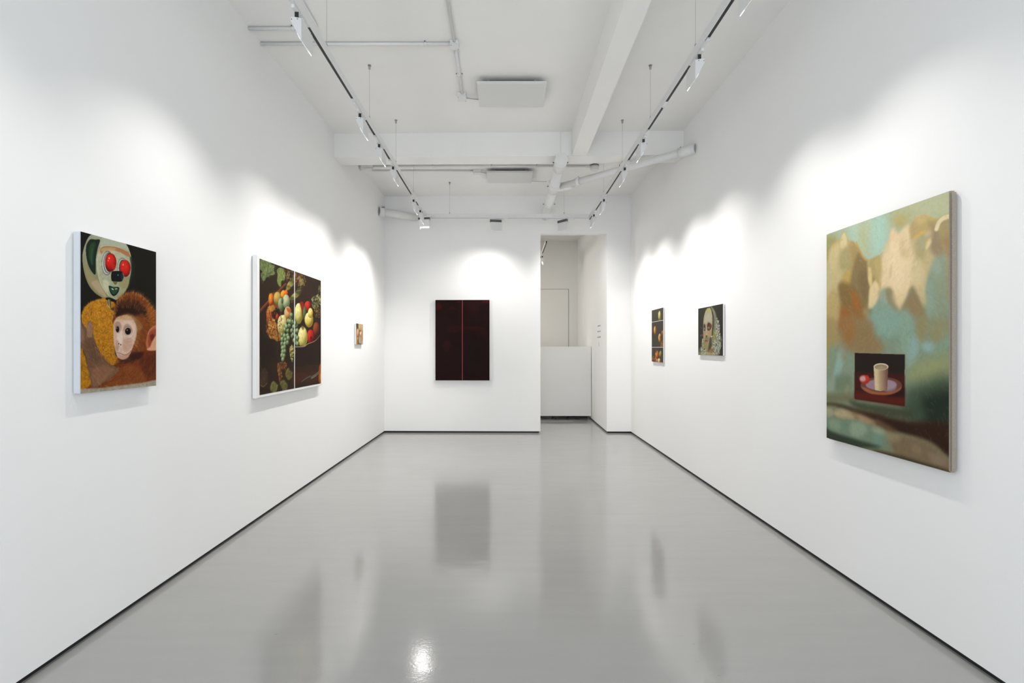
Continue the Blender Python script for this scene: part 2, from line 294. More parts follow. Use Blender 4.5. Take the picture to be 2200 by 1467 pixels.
def paint_clouds(w, h):
    c = Cv(w, h, wall_warp(1750, 390, 2.097, 2.005, 3.028, 2.184, .712, -.566, w, h), '#8d9c8c', 11)
    KA, KB = 4.732 / 2.097, 4.445 / 2.097
    def A(pts, col, a=1., soft=16, **k): c.poly([(x / KA + 10 * 2.097, y / KA + 10 * 2.097) for x, y in pts], col, a, soft / KA, **k)
    def B(pts, col, a=1., soft=18, **k): c.poly([(x / KB + 10 * 2.097, y / KB + 310 * 2.097) for x, y in pts], col, a, soft / KB, **k)
    def AL(pts, wd, col, a=.6): c.line([(x / KA + 10 * 2.097, y / KA + 10 * 2.097) for x, y in pts], wd / KA, col, a, soft=1.6)
    r = lambda x0, y0, x1, y1: [(x0, y0), ((x0 + x1) / 2, y0 - (y1 - y0) * .08), (x1, y0), (x1 + (x1 - x0) * .06, (y0 + y1) / 2), (x1, y1), ((x0 + x1) / 2, y1 + (y1 - y0) * .08), (x0, y1), (x0 - (x1 - x0) * .06, (y0 + y1) / 2)]
    # upper half: sky
    A([(-60, -200), (1600, -300), (1600, 1700), (-60, 1700)], '#a6bbac', soft=0, sm=False)
    A(r(60, 380, 330, 560), '#9fb4a6', soft=40); A(r(320, 350, 700, 720), '#a9c6be', soft=50); A(r(880, 60, 1360, 300), '#b3bea4', soft=50); A(r(720, 240, 960, 400), '#adb494', .9, 40)
    A(r(400, 380, 500, 700), '#afb899', .7, 34); A(r(565, 300, 680, 640), '#a6ccc8', .9, 34); A(r(780, 300, 880, 400), '#b4a372', .7, 28); A(r(60, 510, 180, 680), '#98996f', .9, 30)
    A(r(480, 900, 1360, 1600), '#869f96', soft=60)
    # left cloud
    A([(60, 760), (100, 640), (160, 560), (212, 540), (250, 455), (290, 540), (345, 555), (400, 620), (450, 730), (500, 760), (525, 900), (518, 1100), (505, 1260), (500, 1500), (40, 1500)], '#a59a72', soft=9)
    A([(90, 760), (110, 650), (160, 575), (215, 548), (250, 465), (285, 545), (330, 580), (330, 700), (270, 850), (215, 980), (170, 1100), (80, 1150), (80, 900)], '#bab38f', soft=20); A([(212, 565), (250, 460), (282, 540), (268, 610), (230, 640)], '#cdc6a6', soft=9)
    A([(110, 650), (160, 590), (200, 600), (180, 760), (120, 860), (90, 800)], '#c3bb98', .8, 16); A(r(60, 800, 110, 1200), '#b6b597', .9, 18)
    A([(220, 650), (300, 620), (320, 760), (260, 860), (200, 820)], '#9e9b76', .8, 22); A([(300, 570), (400, 640), (420, 740), (360, 780), (310, 700)], '#a3936a', .8, 18)
    A([(250, 880), (330, 850), (330, 960), (290, 1040), (240, 1010)], '#b6a468', .9, 18); A([(345, 800), (385, 760), (390, 800), (355, 850)], '#bb9c50', .8, 9)
    A([(390, 680), (440, 720), (495, 780), (505, 950), (520, 1150), (490, 1260), (420, 1180), (320, 1010), (330, 880)], '#84775a', .95, 18); A([(400, 900), (490, 860), (500, 1180), (430, 1100)], '#7c6f55', .8, 22)
    A([(195, 990), (330, 1000), (400, 1110), (460, 1250), (330, 1290), (220, 1220)], '#7f6c48', .95, 20); A([(200, 1240), (330, 1230), (440, 1260), (500, 1500), (170, 1500)], '#8b6c47', 1, 30)
    A([(320, 1070), (370, 1080), (420, 1200), (400, 1260), (340, 1200)], '#9c6c3c', .9, 18); A([(210, 1270), (280, 1250), (290, 1400), (230, 1480)], '#99693d', .7, 24); A([(80, 1130), (170, 1040), (200, 1200), (190, 1500), (60, 1500)], '#b0a278', .95, 24); A(r(90, 1380, 150, 1460), '#8c8a6c', .7, 16)
    AL([(140, 625), (180, 560), (235, 540)], 9, '#c7a459'); AL([(375, 560), (400, 620), (430, 685), (475, 742), (560, 735), (610, 705), (650, 670)], 10, '#c99f4f', .75)
    # right cloud
    A([(500, 760), (560, 742), (630, 700), (700, 560), (730, 435), (765, 425), (800, 470), (850, 440), (885, 385), (940, 385), (980, 310), (1080, 280), (1180, 330), (1240, 420), (1260, 560), (1230, 700), (1160, 760), (1110, 900), (1085, 1100), (1070, 1210), (1000, 1120), (945, 1010), (880, 1150), (830, 1260), (780, 1200), (730, 1060), (650, 1050), (590, 1170), (535, 1245), (500, 1235), (520, 1000), (500, 850)], '#c6bb9b', soft=11)
    A([(500, 770), (640, 720), (640, 980), (590, 1010), (520, 1000)], '#aa9f74', .95, 12); A([(560, 760), (640, 730), (640, 960), (600, 960)], '#b7aa7c', .8, 12)
    A([(640, 720), (700, 600), (735, 440), (768, 432), (800, 480), (860, 425), (925, 400), (930, 600), (965, 720), (950, 950), (885, 1120), (820, 1200), (765, 1110), (725, 1020), (630, 1010), (640, 850)], '#dacdb1', soft=14)
    A([(700, 650), (800, 560), (880, 640), (900, 850), (860, 1000), (760, 1000), (700, 850)], '#e0d4ba', .9, 34); A([(650, 600), (700, 560), (720, 640), (670, 680)], '#c9c6ac', .7, 14)
    A([(720, 830), (745, 800), (735, 900), (712, 930)], '#bfb294', .6, 9); A([(810, 560), (870, 520), (870, 700), (840, 690)], '#cbbb98', .6, 14); A([(830, 660), (900, 620), (940, 700), (880, 740)], '#c5b794', .6, 16)
    A([(975, 560), (1060, 470), (1110, 560), (1090, 780), (1000, 720)], '#aba684', .95, 18); A([(1060, 780), (1110, 620), (1160, 600), (1150, 760), (1100, 940), (1060, 960)], '#bdb592', .9, 18); A([(960, 760), (1040, 760), (1060, 950), (980, 1010), (940, 900)], '#cdc4a4', .9, 20); A([(1000, 560), (1060, 520), (1130, 470), (1120, 540), (1060, 620)], '#a5ad98', .7, 14)
    A([(930, 420), (980, 330), (1060, 300), (1150, 340), (1170, 420), (1060, 460), (960, 500)], '#b1a679', .95, 15); A([(990, 320), (1060, 300), (1100, 340), (1040, 380), (990, 370)], '#c6b586', .8, 12); A([(930, 400), (985, 350), (985, 500), (940, 560)], '#b3a37e', .7, 12)
    A([(1140, 350), (1230, 430), (1290, 560), (1270, 710), (1180, 700), (1120, 600), (1150, 470)], '#938875', .95, 20); A([(1100, 320), (1200, 340), (1280, 290), (1340, 290), (1340, 330), (1220, 400), (1150, 380)], '#a59b70', .8, 14)
    AL([(985, 510), (1030, 470), (1070, 455)], 16, '#d3ae58', .75); AL([(1075, 288), (1130, 310), (1210, 330), (1290, 283)], 9, '#c7a659', .6); AL([(1085, 580), (1100, 545), (1140, 520)], 9, '#cfae5f', .6); A([(1085, 640), (1095, 570), (1130, 525), (1148, 560), (1115, 620)], '#d6caa5', .95, 7)
    A([(1210, 430), (1250, 350), (1345, 310), (1345, 720), (1270, 640)], '#a29a75', .95, 14); A([(1250, 560), (1350, 520), (1350, 1250), (1300, 1150), (1290, 700)], '#a08a6c', .8, 20); AL([(1200, 425), (1225, 360), (1275, 315), (1345, 297)], 30, '#d8d3b8', .95)
    # right edge and under the clouds
    A([(1150, 800), (1220, 690), (1290, 700), (1310, 1000), (1320, 1500), (1040, 1500), (1085, 1150)], '#8a9b8d', .95, 26); A([(1180, 780), (1230, 740), (1240, 900), (1190, 920)], '#9bafad', .8, 24); A(r(1100, 1000, 1160, 1340), '#8ba9a3', .7, 22); A(r(1230, 900, 1290, 1100), '#8f9a8a', .7, 20)
    A([(498, 830), (525, 835), (540, 960), (522, 1015), (500, 960)], '#cfc294', 1, 6); A([(545, 920), (562, 940), (560, 1030), (545, 1040)], '#958a6a', .8, 6); A([(515, 1040), (570, 960), (605, 1020), (575, 1180), (520, 1245), (505, 1230)], '#d5c9a6', 1, 9); A([(490, 1245), (550, 1260), (545, 1350), (505, 1330)], '#857d62', .9, 12)
    A([(610, 1080), (690, 1050), (710, 1150), (650, 1200)], '#93a69b', .95, 18); A([(680, 1040), (740, 1045), (770, 1130), (810, 1270), (750, 1250), (690, 1140)], '#8d8a70', .95, 14); A([(740, 1100), (775, 1200), (830, 1260), (880, 1150), (850, 1080)], '#d0c5a2', .6, 16)
    A([(945, 1015), (1000, 1090), (1070, 1230), (1090, 1400), (980, 1370), (890, 1240), (800, 1310), (830, 1250), (900, 1120)], '#8d8064', .95, 16); A([(1020, 1020), (1080, 1080), (1100, 1180), (1060, 1220)], '#b9b293', .8, 14)
    A([(500, 1320), (560, 1230), (640, 1200), (760, 1260), (850, 1300), (960, 1420), (960, 1560), (480, 1560)], '#82a39e', .9, 34); A(r(980, 1350, 1120, 1460), '#8f8769', .8, 24)
    # lower half
    B([(-40, 40), (200, 20), (700, 20), (1400, 20), (1400, 1700), (-40, 1700)], '#7e9488', 1, 40)
    B([(470, -60), (770, -60), (760, 70), (640, 110), (520, 60)], '#82a5a1', .9, 26); B(r(780, -40, 930, 260), '#85a39c', .9, 34); B([(930, -60), (1040, -60), (1010, 120), (950, 150)], '#8f8a6a', .9, 22); B(r(1060, -60, 1255, 170), '#8c8f75', .9, 34); B([(980, 200), (1040, 150), (1110, 190), (1060, 260)], '#8cb2b6', .95, 16)
    B([(880, 120), (940, 110), (950, 260), (890, 400), (840, 380), (850, 250)], '#8aaaae', .85, 20); B(r(1130, 100, 1260, 300), '#809c90', .9, 28); B([(1090, 60), (1170, 40), (1180, 130), (1110, 150)], '#8f8868', .6, 20); B([(880, 360), (1100, 300), (1260, 260), (1260, 520), (1000, 560), (860, 560)], '#8a9675', .9, 36); B([(980, 380), (1150, 330), (1150, 440), (1000, 500)], '#939e7c', .6, 30)
    B([(60, -40), (165, -40), (205, 120), (185, 250), (120, 370), (60, 400)], '#9c9169', .95, 22); B([(205, -60), (480, -60), (540, 90), (630, 230), (500, 270), (330, 255), (250, 200)], '#8a7a5b', 1, 26); B([(185, -60), (330, -60), (325, 110), (250, 165), (195, 90)], '#93704a', .9, 24)
    B([(90, 230), (205, 190), (250, 300), (330, 300), (320, 640), (200, 680), (80, 640)], '#7f9588', .95, 26); B([(130, 500), (185, 250), (230, 220), (235, 310), (170, 540)], '#8db0b2', .85, 16); B(r(150, 480, 300, 620), '#6b7d6c', .8, 24); B([(235, 650), (270, 560), (285, 590), (255, 720)], '#93917a', .7, 10)
    B([(60, 560), (130, 500), (140, 640), (60, 680)], '#8a9e94', .8, 18); B(r(60, 650, 340, 730), '#6c715a', .9, 22); B([(200, 0), (260, 200), (250, 330), (200, 300)], '#8c8468', .5, 16)
    B([(820, 620), (950, 560), (1260, 500), (1260, 1000), (900, 930), (800, 800)], '#46574a', .95, 44); B([(980, 700), (1100, 640), (1270, 620), (1270, 980), (1010, 930)], '#28342d', 1, 40); B(r(820, 780, 1000, 880), '#3c4f44', .9, 34)
    B([(280, 720), (480, 745), (800, 790), (950, 880), (700, 880), (400, 810)], '#434a3b', .95, 20)
    B([(60, 735), (200, 745), (400, 800), (640, 870), (420, 870), (200, 800), (60, 768)], '#4a4230', .95, 12)
    B([(300, 830), (560, 855), (760, 890), (900, 915), (1270, 960), (1270, 1320), (1100, 1210), (900, 1090), (700, 1020), (560, 930)], '#33231a', 1, 20)
    B([(60, 785), (200, 790), (300, 830), (420, 880), (560, 950), (700, 1005), (850, 1050), (1000, 1090), (1120, 1150), (1200, 1230), (1270, 1290), (1270, 1460), (900, 1330), (500, 1210), (200, 1130), (40, 1090)], '#7b7f6b', 1, 14)
    B([(240, 820), (400, 850), (560, 930), (620, 990), (480, 960), (330, 900)], '#8c7860', .95, 15); B([(560, 900), (680, 960), (760, 1030), (640, 1010), (540, 950)], '#5e4a38', .9, 15)
    B([(130, 830), (220, 800), (310, 850), (330, 900), (200, 890)], '#a8a086', .95, 13); B([(60, 790), (120, 800), (130, 860), (70, 880)], '#98a08c', .9, 12); B([(380, 860), (470, 900), (490, 950), (400, 930)], '#a4907a', .8, 13)
    B([(60, 880), (200, 890), (330, 900), (480, 950), (620, 1010), (660, 1120), (620, 1180), (400, 1130), (200, 1060), (60, 1000)], '#6f897c', .95, 20); B([(300, 930), (400, 920), (460, 1000), (380, 1070), (300, 1040)], '#8ba295', .8, 18); B([(500, 970), (600, 990), (640, 1040), (540, 1040)], '#90a292', .8, 15); B([(90, 900), (180, 910), (200, 990), (110, 980)], '#82998b', .8, 16)
    B([(520, 1060), (580, 1050), (590, 1150), (540, 1160)], '#6f938b', .8, 14); B([(700, 1050), (950, 1090), (1100, 1160), (1230, 1280), (1240, 1400), (1000, 1320), (740, 1240)], '#766956', .95, 20); B([(1040, 1230), (1160, 1240), (1230, 1330), (1120, 1330)], '#857a6c', .9, 15); B([(880, 1140), (960, 1150), (980, 1230), (900, 1220)], '#857964', .7, 15); B([(650, 1020), (780, 1060), (760, 1110), (660, 1090)], '#918872', .7, 15)
    B([(40, 960), (110, 1010), (260, 1060), (420, 1110), (600, 1165), (420, 1170), (200, 1140), (40, 1110)], '#2f3a33', .9, 13); B([(560, 1195), (760, 1240), (1000, 1310), (1270, 1400), (1270, 1460), (900, 1350), (540, 1220)], '#3f382a', .9, 11)
    g1 = ['#c8c2a2', '#7a7c66', '#9bb0a8', '#8a7a58', '#cbb98e']
    c.fur([(60, 240), (400, 120), (610, 60), (610, 700), (60, 760)], lambda x, y: 1.35 + .7 * math.sin(x / 70 + y / 160), g1, 900, 26, 5, .07)
    c.fur([(60, 760), (610, 700), (610, 1300), (60, 1150)], lambda x, y: 1.45 + .6 * math.sin(x / 60 + y / 120), ['#a3a790', '#4c5448', '#7c968c', '#5c4c38'], 600, 24, 5, .07)
    c.im = np.clip((c.im - .5) * 1.06 + .5, 0, 1) * np.array([1.05, 1.0, .93])
    # plain stand-in for the small picture within the picture
    K = 9.78 / 2.097
    f = lambda pts: [((1820 + x / 9.78 - 1750) * 2.097, (740 + y / 9.78 - 390) * 2.097) for x, y in pts]
    F = lambda pts, col, a=1, soft=0, **k: c.poly(f(pts), col, a, soft / K, **k)
    F([(148, 166), (1234, 198), (1224, 1322), (148, 1166)], '#8c7040', .35, 6, sm=False); F([(160, 178), (1220, 212), (1210, 1305), (160, 1150)], '#241c17', sm=False)
    F([(160, 590), (700, 600), (1213, 640), (1210, 1305), (160, 1150)], '#431712', .9, 18, sm=False); F([(160, 990), (700, 1060), (1212, 1110), (1210, 1305), (160, 1150)], '#5c1d14', .8, 22, sm=False); F([(900, 950), (1212, 900), (1212, 1110), (800, 1100)], '#241014', .8, 25, sm=False)
    e = lambda cx, cy, rx, ry: [(cx + rx * math.cos(t * .2618), cy + ry * math.sin(t * .2618)) for t in range(24)]
    F(e(720, 880, 440, 190), '#3a211d'); F(e(720, 868, 440, 185), '#694234', 1, 2); F(e(720, 850, 330, 120), '#9b7d86', 1, 8); F(e(890, 890, 150, 110), '#a08c9a', .7, 20)
    F([(300, 900), (420, 1010), (600, 1060), (900, 1060), (1100, 980), (1150, 900), (1000, 985), (800, 1010), (560, 990), (400, 920)], '#a3603c', .9, 5)
    F([(560, 470), (870, 470), (845, 960), (700, 985), (590, 960)], '#cbb48c', sm=False, col2='#6f4c40', g=f([(640, 700), (860, 700)]), soft=1)
    F([(560, 470), (640, 470), (650, 970), (590, 960)], '#d8c39a', .7, 10, sm=False); F(e(715, 470, 156, 74), '#d6c4a6'); F(e(715, 478, 134, 56), '#9c8468', 1, 2); F(e(700, 500, 100, 30), '#a99a7c', .8, 6)
    F(e(370, 740, 105, 95), '#a83226', 1, 3); F(e(330, 720, 70, 60), '#d6aaa6', .9, 14); F(e(420, 700, 40, 50), '#c83a28', .8, 8)
    c.grain(.05); return c.im

def paint_fruit(w, h):
    c = Cv(w, h, wall_warp(520, 530, 4.0745, -1.964, 3.856, 5.131, .712, -.3765, w, h), '#2a1d12', 5)
    for a in ((220, 900, 160, 200, '#1d140c', .7), (560, 420, 160, 160, '#30201a', .6), (600, 1050, 160, 140, '#351d10', .7), (250, 1200, 160, 90, '#2c1a0d', .8), (560, 1150, 160, 60, '#4a210f', .7), (330, 700, 120, 200, '#22170e', .6)): c.blob(*a)
    # vine leaves
    leaf = [(158, 120), (200, 118), (235, 130), (262, 160), (285, 165), (278, 205), (286, 240), (245, 255), (215, 270), (195, 300), (175, 285), (165, 240), (180, 220), (156, 190)]
    c.poly(leaf, '#5d6b43', soft=1, var=.2); c.fur(leaf, lambda x, y: math.atan2(y - 250, x - 200), ['#8c9a6c', '#3c4a28', '#a6ae84', '#55663c'], 160, 30, 3, .6)
    for p in ((170, 130), (225, 130), (275, 180), (278, 240)): c.line([(205, 245), p], 2, '#a8b088', .7)
    leaf = [(305, 205), (330, 185), (365, 195), (378, 235), (372, 290), (345, 300), (338, 350), (315, 330), (306, 290), (312, 250)]
    c.poly(leaf, '#6d7b45', soft=1, var=.2); c.fur(leaf, 1.4, ['#9aa766', '#45552a', '#b2bb80'], 110, 30, 3, .6); c.line([(365, 190), (372, 260), (400, 310)], 4, '#8a3c18', .8)
    c.dots([(380, 200), (540, 260), (530, 340), (400, 300)], ['#5c5034', '#85774c', '#a39a6c', '#1c120a', '#7c3420'], 160, 8, .6)
    # corn / gourds
    for x, y, rot in ((425, 325, -1.0), (468, 425, -.7)):
        c.orb(x, y, 66, 24, ('#3c3a18', '#7d7840', '#a5a063'), rot=rot)
        c.fur([(x - 40, y + 50), (x - 20, y + 60), (x + 45, y - 50), (x + 20, y - 60)], rot, ['#c0bb7c', '#4c4a20'], 60, 26, 2.5, .6)
    c.poly([(500, 280), (540, 290), (530, 330), (505, 340)], '#7c8450', .8, soft=2); c.dots([(460, 230), (540, 270), (545, 340), (470, 330)], ['#8c8a54', '#2c2412', '#a82c1c'], 90, 6, .7)
    # stick
    c.line([(152, 570), (260, 450), (385, 325)], 22, '#63301a', 1, w2=14); c.line([(152, 562), (262, 440), (380, 322)], 5, '#9c5a30', .8)
    # left fruit group
    c.poly([(235, 420), (262, 405), (300, 395), (330, 380), (345, 440), (340, 520), (290, 545), (240, 530)], '#7a3c14', soft=2)
    c.orb(255, 465, 24, 58, ('#6a2a0c', '#c2661c', '#e0952e')); c.orb(310, 455, 34, 60, ('#5c5426', '#a58c48', '#c9b064')); c.orb(362, 420, 24, 40, ('#7a3a0c', '#d4861e', '#e8a83a')); c.orb(385, 410, 16, 34, ('#7c1c0c', '#c8501c', '#e07c34'))
    c.orb(245, 600, 32, 80, ('#4a1a0a', '#9c4518', '#cf7c34')); c.orb(340, 510, 26, 62, ('#3c5034', '#74876a', '#a9b493')); c.orb(386, 480, 32, 62, ('#5c6a4c', '#98a287', '#ccceb0')); c.orb(352, 470, 10, 30, ('#2c3c24', '#4c5c40', '#6c7c60'))
    c.orb(400, 580, 32, 58, ('#7c4a24', '#c49866', '#dcc498')); c.poly([(388, 535), (412, 540), (430, 560), (410, 575), (394, 560)], '#a8461c', .8, soft=3)
    c.poly([(262, 545), (320, 540), (325, 600), (290, 640), (262, 600)], '#1c110a', .9, soft=4); c.poly([(225, 530), (270, 510), (290, 545), (250, 570)], '#d09a48', .7, soft=3)
    c.orb(308, 615, 14, 30, ('#4a0c06', '#9c2412', '#c84428')); c.orb(345, 690, 36, 92, ('#7a6a38', '#c6b878', '#e6dfae')); c.orb(362, 650, 26, 55, ('#a09458', '#d0c588', '#e9e2b4'))
    flo = [(230, 660), (275, 640), (300, 690), (295, 740), (262, 780), (232, 740)]
    c.poly(flo, '#9c6228', soft=2, var=.3); c.dots(flo, ['#d09a4c', '#6c3a12', '#e0b870', '#8a3c14'], 130, 9, .7)
    rot = [(215, 730), (300, 740), (338, 790), (335, 820), (270, 800), (240, 790)]
    c.poly(rot, '#7a4a1c', .9, soft=2); c.dots(rot, ['#c8934a', '#4a2a0c', '#a06c30'], 110, 9, .7); c.line([(240, 560), (215, 640), (220, 720), (262, 800), (335, 822)], 5, '#a8743a', .5)
    c.dots([(215, 540), (335, 540), (330, 800), (220, 760)], ['#7c4418', '#2c180a', '#b4783a'], 190, 7, .5)
    # peaches behind
    c.orb(495, 585, 36, 92, ('#7c7434', '#cfc57e', '#ece7b2')); c.poly([(505, 490), (535, 485), (545, 560), (530, 640), (520, 560)], '#8c2414', .9, soft=3); c.orb(575, 525, 30, 50, ('#4c0a08', '#a51a14', '#cf3c30')); c.orb(548, 590, 16, 70, ('#1c2c18', '#3c5434', '#5c7850'))
    c.orb(585, 640, 38, 66, ('#8a7226', '#d8c468', '#f0e6a0')); c.orb(598, 580, 22, 44, ('#9a8434', '#d9c874', '#eee4a6')); c.orb(650, 725, 30, 66, ('#34100a', '#6c2c16', '#944c2a'))
    c.orb(600, 790, 34, 66, ('#4c0806', '#a81812', '#d43a28')); c.ell(603, 800, 8, 18, '#3c0806', .8, soft=3)
    c.orb(530, 790, 42, 92, ('#8a803c', '#d6cc84', '#f0ebb8')); c.poly([(515, 700), (530, 690), (545, 706), (532, 730)], '#6c5c24', .8, soft=2)
    # grapes
    for i, (x, y) in enumerate([(430, 620), (405, 650), (440, 660), (380, 685), (415, 690), (452, 700), (474, 690), (375, 725), (400, 735), (435, 735), (462, 740), (482, 735), (350, 770), (372, 780), (398, 778), (352, 810), (380, 815), (405, 800), (470, 785), (484, 800), (350, 850),
                                (375, 850), (398, 840), (355, 885), (372, 880), (356, 920), (374, 915), (350, 950), (368, 955), (358, 985), (474, 840), (486, 850), (440, 780), (456, 820), (432, 600), (420, 655), (465, 670), (388, 700), (448, 770)]):
        c.orb(x, y, 15, 23, (('#26341e', '#5e7650', '#94a884'), ('#2c3a22', '#6c8260', '#a8b896'))[i % 2])
        c.ell(x - 4, y - 8, 3, 4, '#c8d2b4', .7, soft=1)
    # basket rim and cloth
    c.poly([(456, 880), (560, 865), (640, 820), (690, 770), (690, 1010), (600, 1030), (456, 1040)], '#24160d', .95, soft=1); c.line([(456, 876), (540, 872), (575, 850), (640, 822), (686, 770)], 6, '#cbb9a0', .9, w2=3)
    c.dots([(415, 880), (460, 870), (450, 980), (425, 980)], ['#b3a45c', '#5c6a34', '#d8cc90', '#3c3c1c'], 90, 9, .8)
    c.dots([(612, 450), (688, 420), (688, 500), (640, 540), (610, 520)], ['#8a8e64', '#b8b88c', '#3c4424', '#6c6c44'], 150, 9, .7); c.dots([(620, 540), (686, 540), (680, 620), (640, 610)], ['#7c5c3c', '#a88c64', '#3c2414'], 80, 7, .6)
    c.line([(672, 340), (668, 400), (684, 450)], 3, '#7c8058', .7); c.dots([(666, 340), (684, 360), (684, 420), (670, 400)], ['#7c8058'], 20, 6, .7)
    # lower leaves and knife
    c.line([(165, 960), (160, 1020), (175, 1080)], 3, '#6c6c50', .6); c.poly([(168, 1080), (200, 1060), (225, 1100), (222, 1180), (195, 1220), (160, 1220), (160, 1140)], '#3d2c20', .9, soft=4, var=.2); c.line([(165, 1210), (190, 1222), (220, 1190)], 4, '#8c8468', .7)
    l2 = [(308, 1040), (330, 1010), (385, 1020), (375, 1060), (345, 1070), (350, 1130), (330, 1180), (318, 1130)]
    c.poly(l2, '#5c3418', soft=2, var=.2); c.dots(l2, ['#8a7c4c', '#a05c2c', '#3c2410'], 60, 8, .6); c.line([(325, 1015), (385, 1022), (388, 1060)], 3, '#8a7c5c', .6); c.line([(310, 870), (306, 940)], 2.5, '#7c8460', .5)
    for P_, col in (([(385, 1080), (405, 1058), (418, 1085), (440, 1100), (432, 1145), (408, 1165), (390, 1150), (378, 1115)], '#60582c'), ([(250, 1210), (270, 1175), (295, 1190), (312, 1215), (300, 1262), (270, 1276), (248, 1250)], '#5f6038'), ([(330, 1190), (362, 1165), (394, 1200), (392, 1245), (360, 1262), (345, 1230)], '#5c5a38')):
        c.poly(P_, col, soft=2, var=.25); c.fur(P_, -.8, ['#8a8250', '#3c381c', '#9c7c40'], 60, 18, 2.6, .6)
    c.line([(515, 1185), (560, 1150), (610, 1128)], 12, '#30302a', 1, w2=20); c.line([(606, 1145), (640, 1120), (690, 1075)], 22, '#565a54', 1, w2=8); c.line([(612, 1150), (650, 1125), (688, 1086)], 4, '#a8aca4', .8); c.line([(520, 1180), (560, 1150), (600, 1130)], 3, '#9a9a8c', .8)
    c.poly([(676, 1040), (700, 1030), (700, 1190), (672, 1180), (670, 1120)], '#9c5418', .9, soft=2); c.poly([(684, 1110), (700, 1100), (700, 1160), (682, 1160)], '#d08a30', .8, soft=2)
    c.im *= np.array([1.0, .985, .90]); c.grain(.1); return c.im

def paint_portrait(w, h):
    c = Cv(w, h, wall_warp(1480, 640, 10.48, 2.0245, 5.093, 4.514, .412, -.073, w, h), '#34322a', 7)
    c.blob(400, 300, 400, 300, '#3a382e', .6); c.blob(700, 900, 200, 400, '#2e2d26', .6)
    c.poly([(212, 1180), (280, 1090), (330, 1110), (330, 1280), (212, 1280)], '#5c6656', .9, soft=4)
    # lace veil
    veil = [(480, 190), (540, 220), (600, 340), (640, 480), (668, 540), (690, 760), (705, 950), (700, 1150), (650, 1290), (300, 1290), (282, 1200), (300, 980), (330, 900), (420, 1000), (520, 800), (530, 400), (470, 230)]
    c.poly(veil, '#747460', soft=3, var=.15)
    c.dots([(600, 500), (668, 540), (705, 950), (690, 1200), (540, 1280), (480, 1240), (560, 900)], ['#b9bba4', '#8f9280', '#4c4c40', '#cfd0bc'], 520, 13, .65)
    c.dots([(290, 960), (340, 920), (420, 1080), (500, 1280), (290, 1280)], ['#b9bb9c', '#8f927c', '#5c5c4a', '#c8c89c'], 260, 13, .65)
    c.line([(500, 215), (560, 330), (600, 480), (605, 700)], 26, '#8b8b78', .8); c.line([(486, 220), (540, 380), (545, 640), (520, 840)], 26, '#2c2a22', .9)
    c.poly([(560, 700), (600, 760), (600, 900), (560, 1000), (545, 850)], '#8a8a3c', .7, soft=10); c.poly([(430, 1150), (520, 1120), (540, 1270), (420, 1280)], '#8c6a3a', .8, soft=14)
    # face
    face = [(460, 225), (500, 270), (528, 400), (530, 560), (520, 760), (500, 920), (470, 1080), (420, 1170), (360, 1120), (335, 960), (322, 780), (325, 560), (345, 400), (390, 270)]
    c.poly(face, '#a9a287', soft=3, col2='#8d8468', g=[(430, 300), (430, 1150)], var=.06)
    c.poly([(420, 240), (480, 260), (510, 330), (420, 330), (385, 320)], '#b0a95c', .8, soft=12); c.poly([(370, 370), (480, 360), (510, 500), (420, 540), (350, 520)], '#aeab95', .8, soft=20)
    c.poly([(410, 760), (500, 740), (500, 880), (440, 900)], '#b58a5c', .7, soft=16); c.poly([(332, 790), (372, 800), (380, 900), (340, 930)], '#b58f62', .7, soft=12)
    c.poly([(335, 600), (355, 588), (376, 640), (378, 700), (352, 750), (332, 690)], '#3c3026', .95, soft=3); c.ell(354, 690, 15, 24, '#8d8a78'); c.ell(354, 690, 6, 12, '#2c2a24')
    c.poly([(410, 620), (430, 560), (470, 560), (515, 620), (495, 690), (450, 738), (412, 700)], '#4a3026', .95, soft=3); c.poly([(470, 590), (512, 620), (490, 680), (460, 640)], '#7c3228', .9, soft=5); c.ell(445, 672, 24, 22, '#94907e'); c.ell(447, 672, 9, 13, '#2c2a24')
    c.line([(392, 640), (398, 740), (388, 850)], 12, '#cfc7ac', .7); c.poly([(380, 840), (412, 840), (410, 890), (385, 890)], '#4c4436', .9, soft=4); c.ell(404, 826, 8, 16, '#d6cdb8', .8, soft=2)
    c.poly([(372, 890), (430, 890), (450, 940), (370, 940)], '#5d7048', .7, soft=8)
    c.poly([(358, 960), (385, 945), (410, 955), (432, 965), (410, 1000), (378, 1005)], '#8c3a30', .95, soft=3); c.line([(375, 985), (398, 992), (410, 984)], 6, '#d8c8b4', .9)
    c.poly([(345, 1020), (430, 1010), (450, 1100), (400, 1170), (350, 1110)], '#8b8a5c', .8, soft=10); c.poly([(470, 900), (505, 900), (500, 1100), (430, 1190), (450, 1060)], '#3f392e', .8, soft=10)
    c.ell(508, 868, 10, 12, '#e6e6d8'); c.ell(540, 858, 8, 9, '#d8d8c8'); c.line([(515, 900), (535, 1000), (520, 1100)], 6, '#a5a792', .8)
    c.ell(348, 1150, 9, 24, '#3c2c20', .9); c.line([(220, 1240), (400, 1238), (640, 1255)], 14, '#a9a58a', .6); c.dots([(225, 1220), (640, 1235), (640, 1275), (225, 1260)], ['#c4c0a4', '#8a7a4c'], 90, 12, .6)
    c.line([(265, 650), (300, 690)], 6, '#77745f', .7); c.dots([(270, 820), (320, 820), (320, 860), (270, 860)], ['#77745f'], 12, 9, .7); c.dots([(700, 880), (735, 900), (735, 1050), (700, 1100)], ['#8c8c7c'], 26, 11, .6)
    c.grain(.08); return c.im

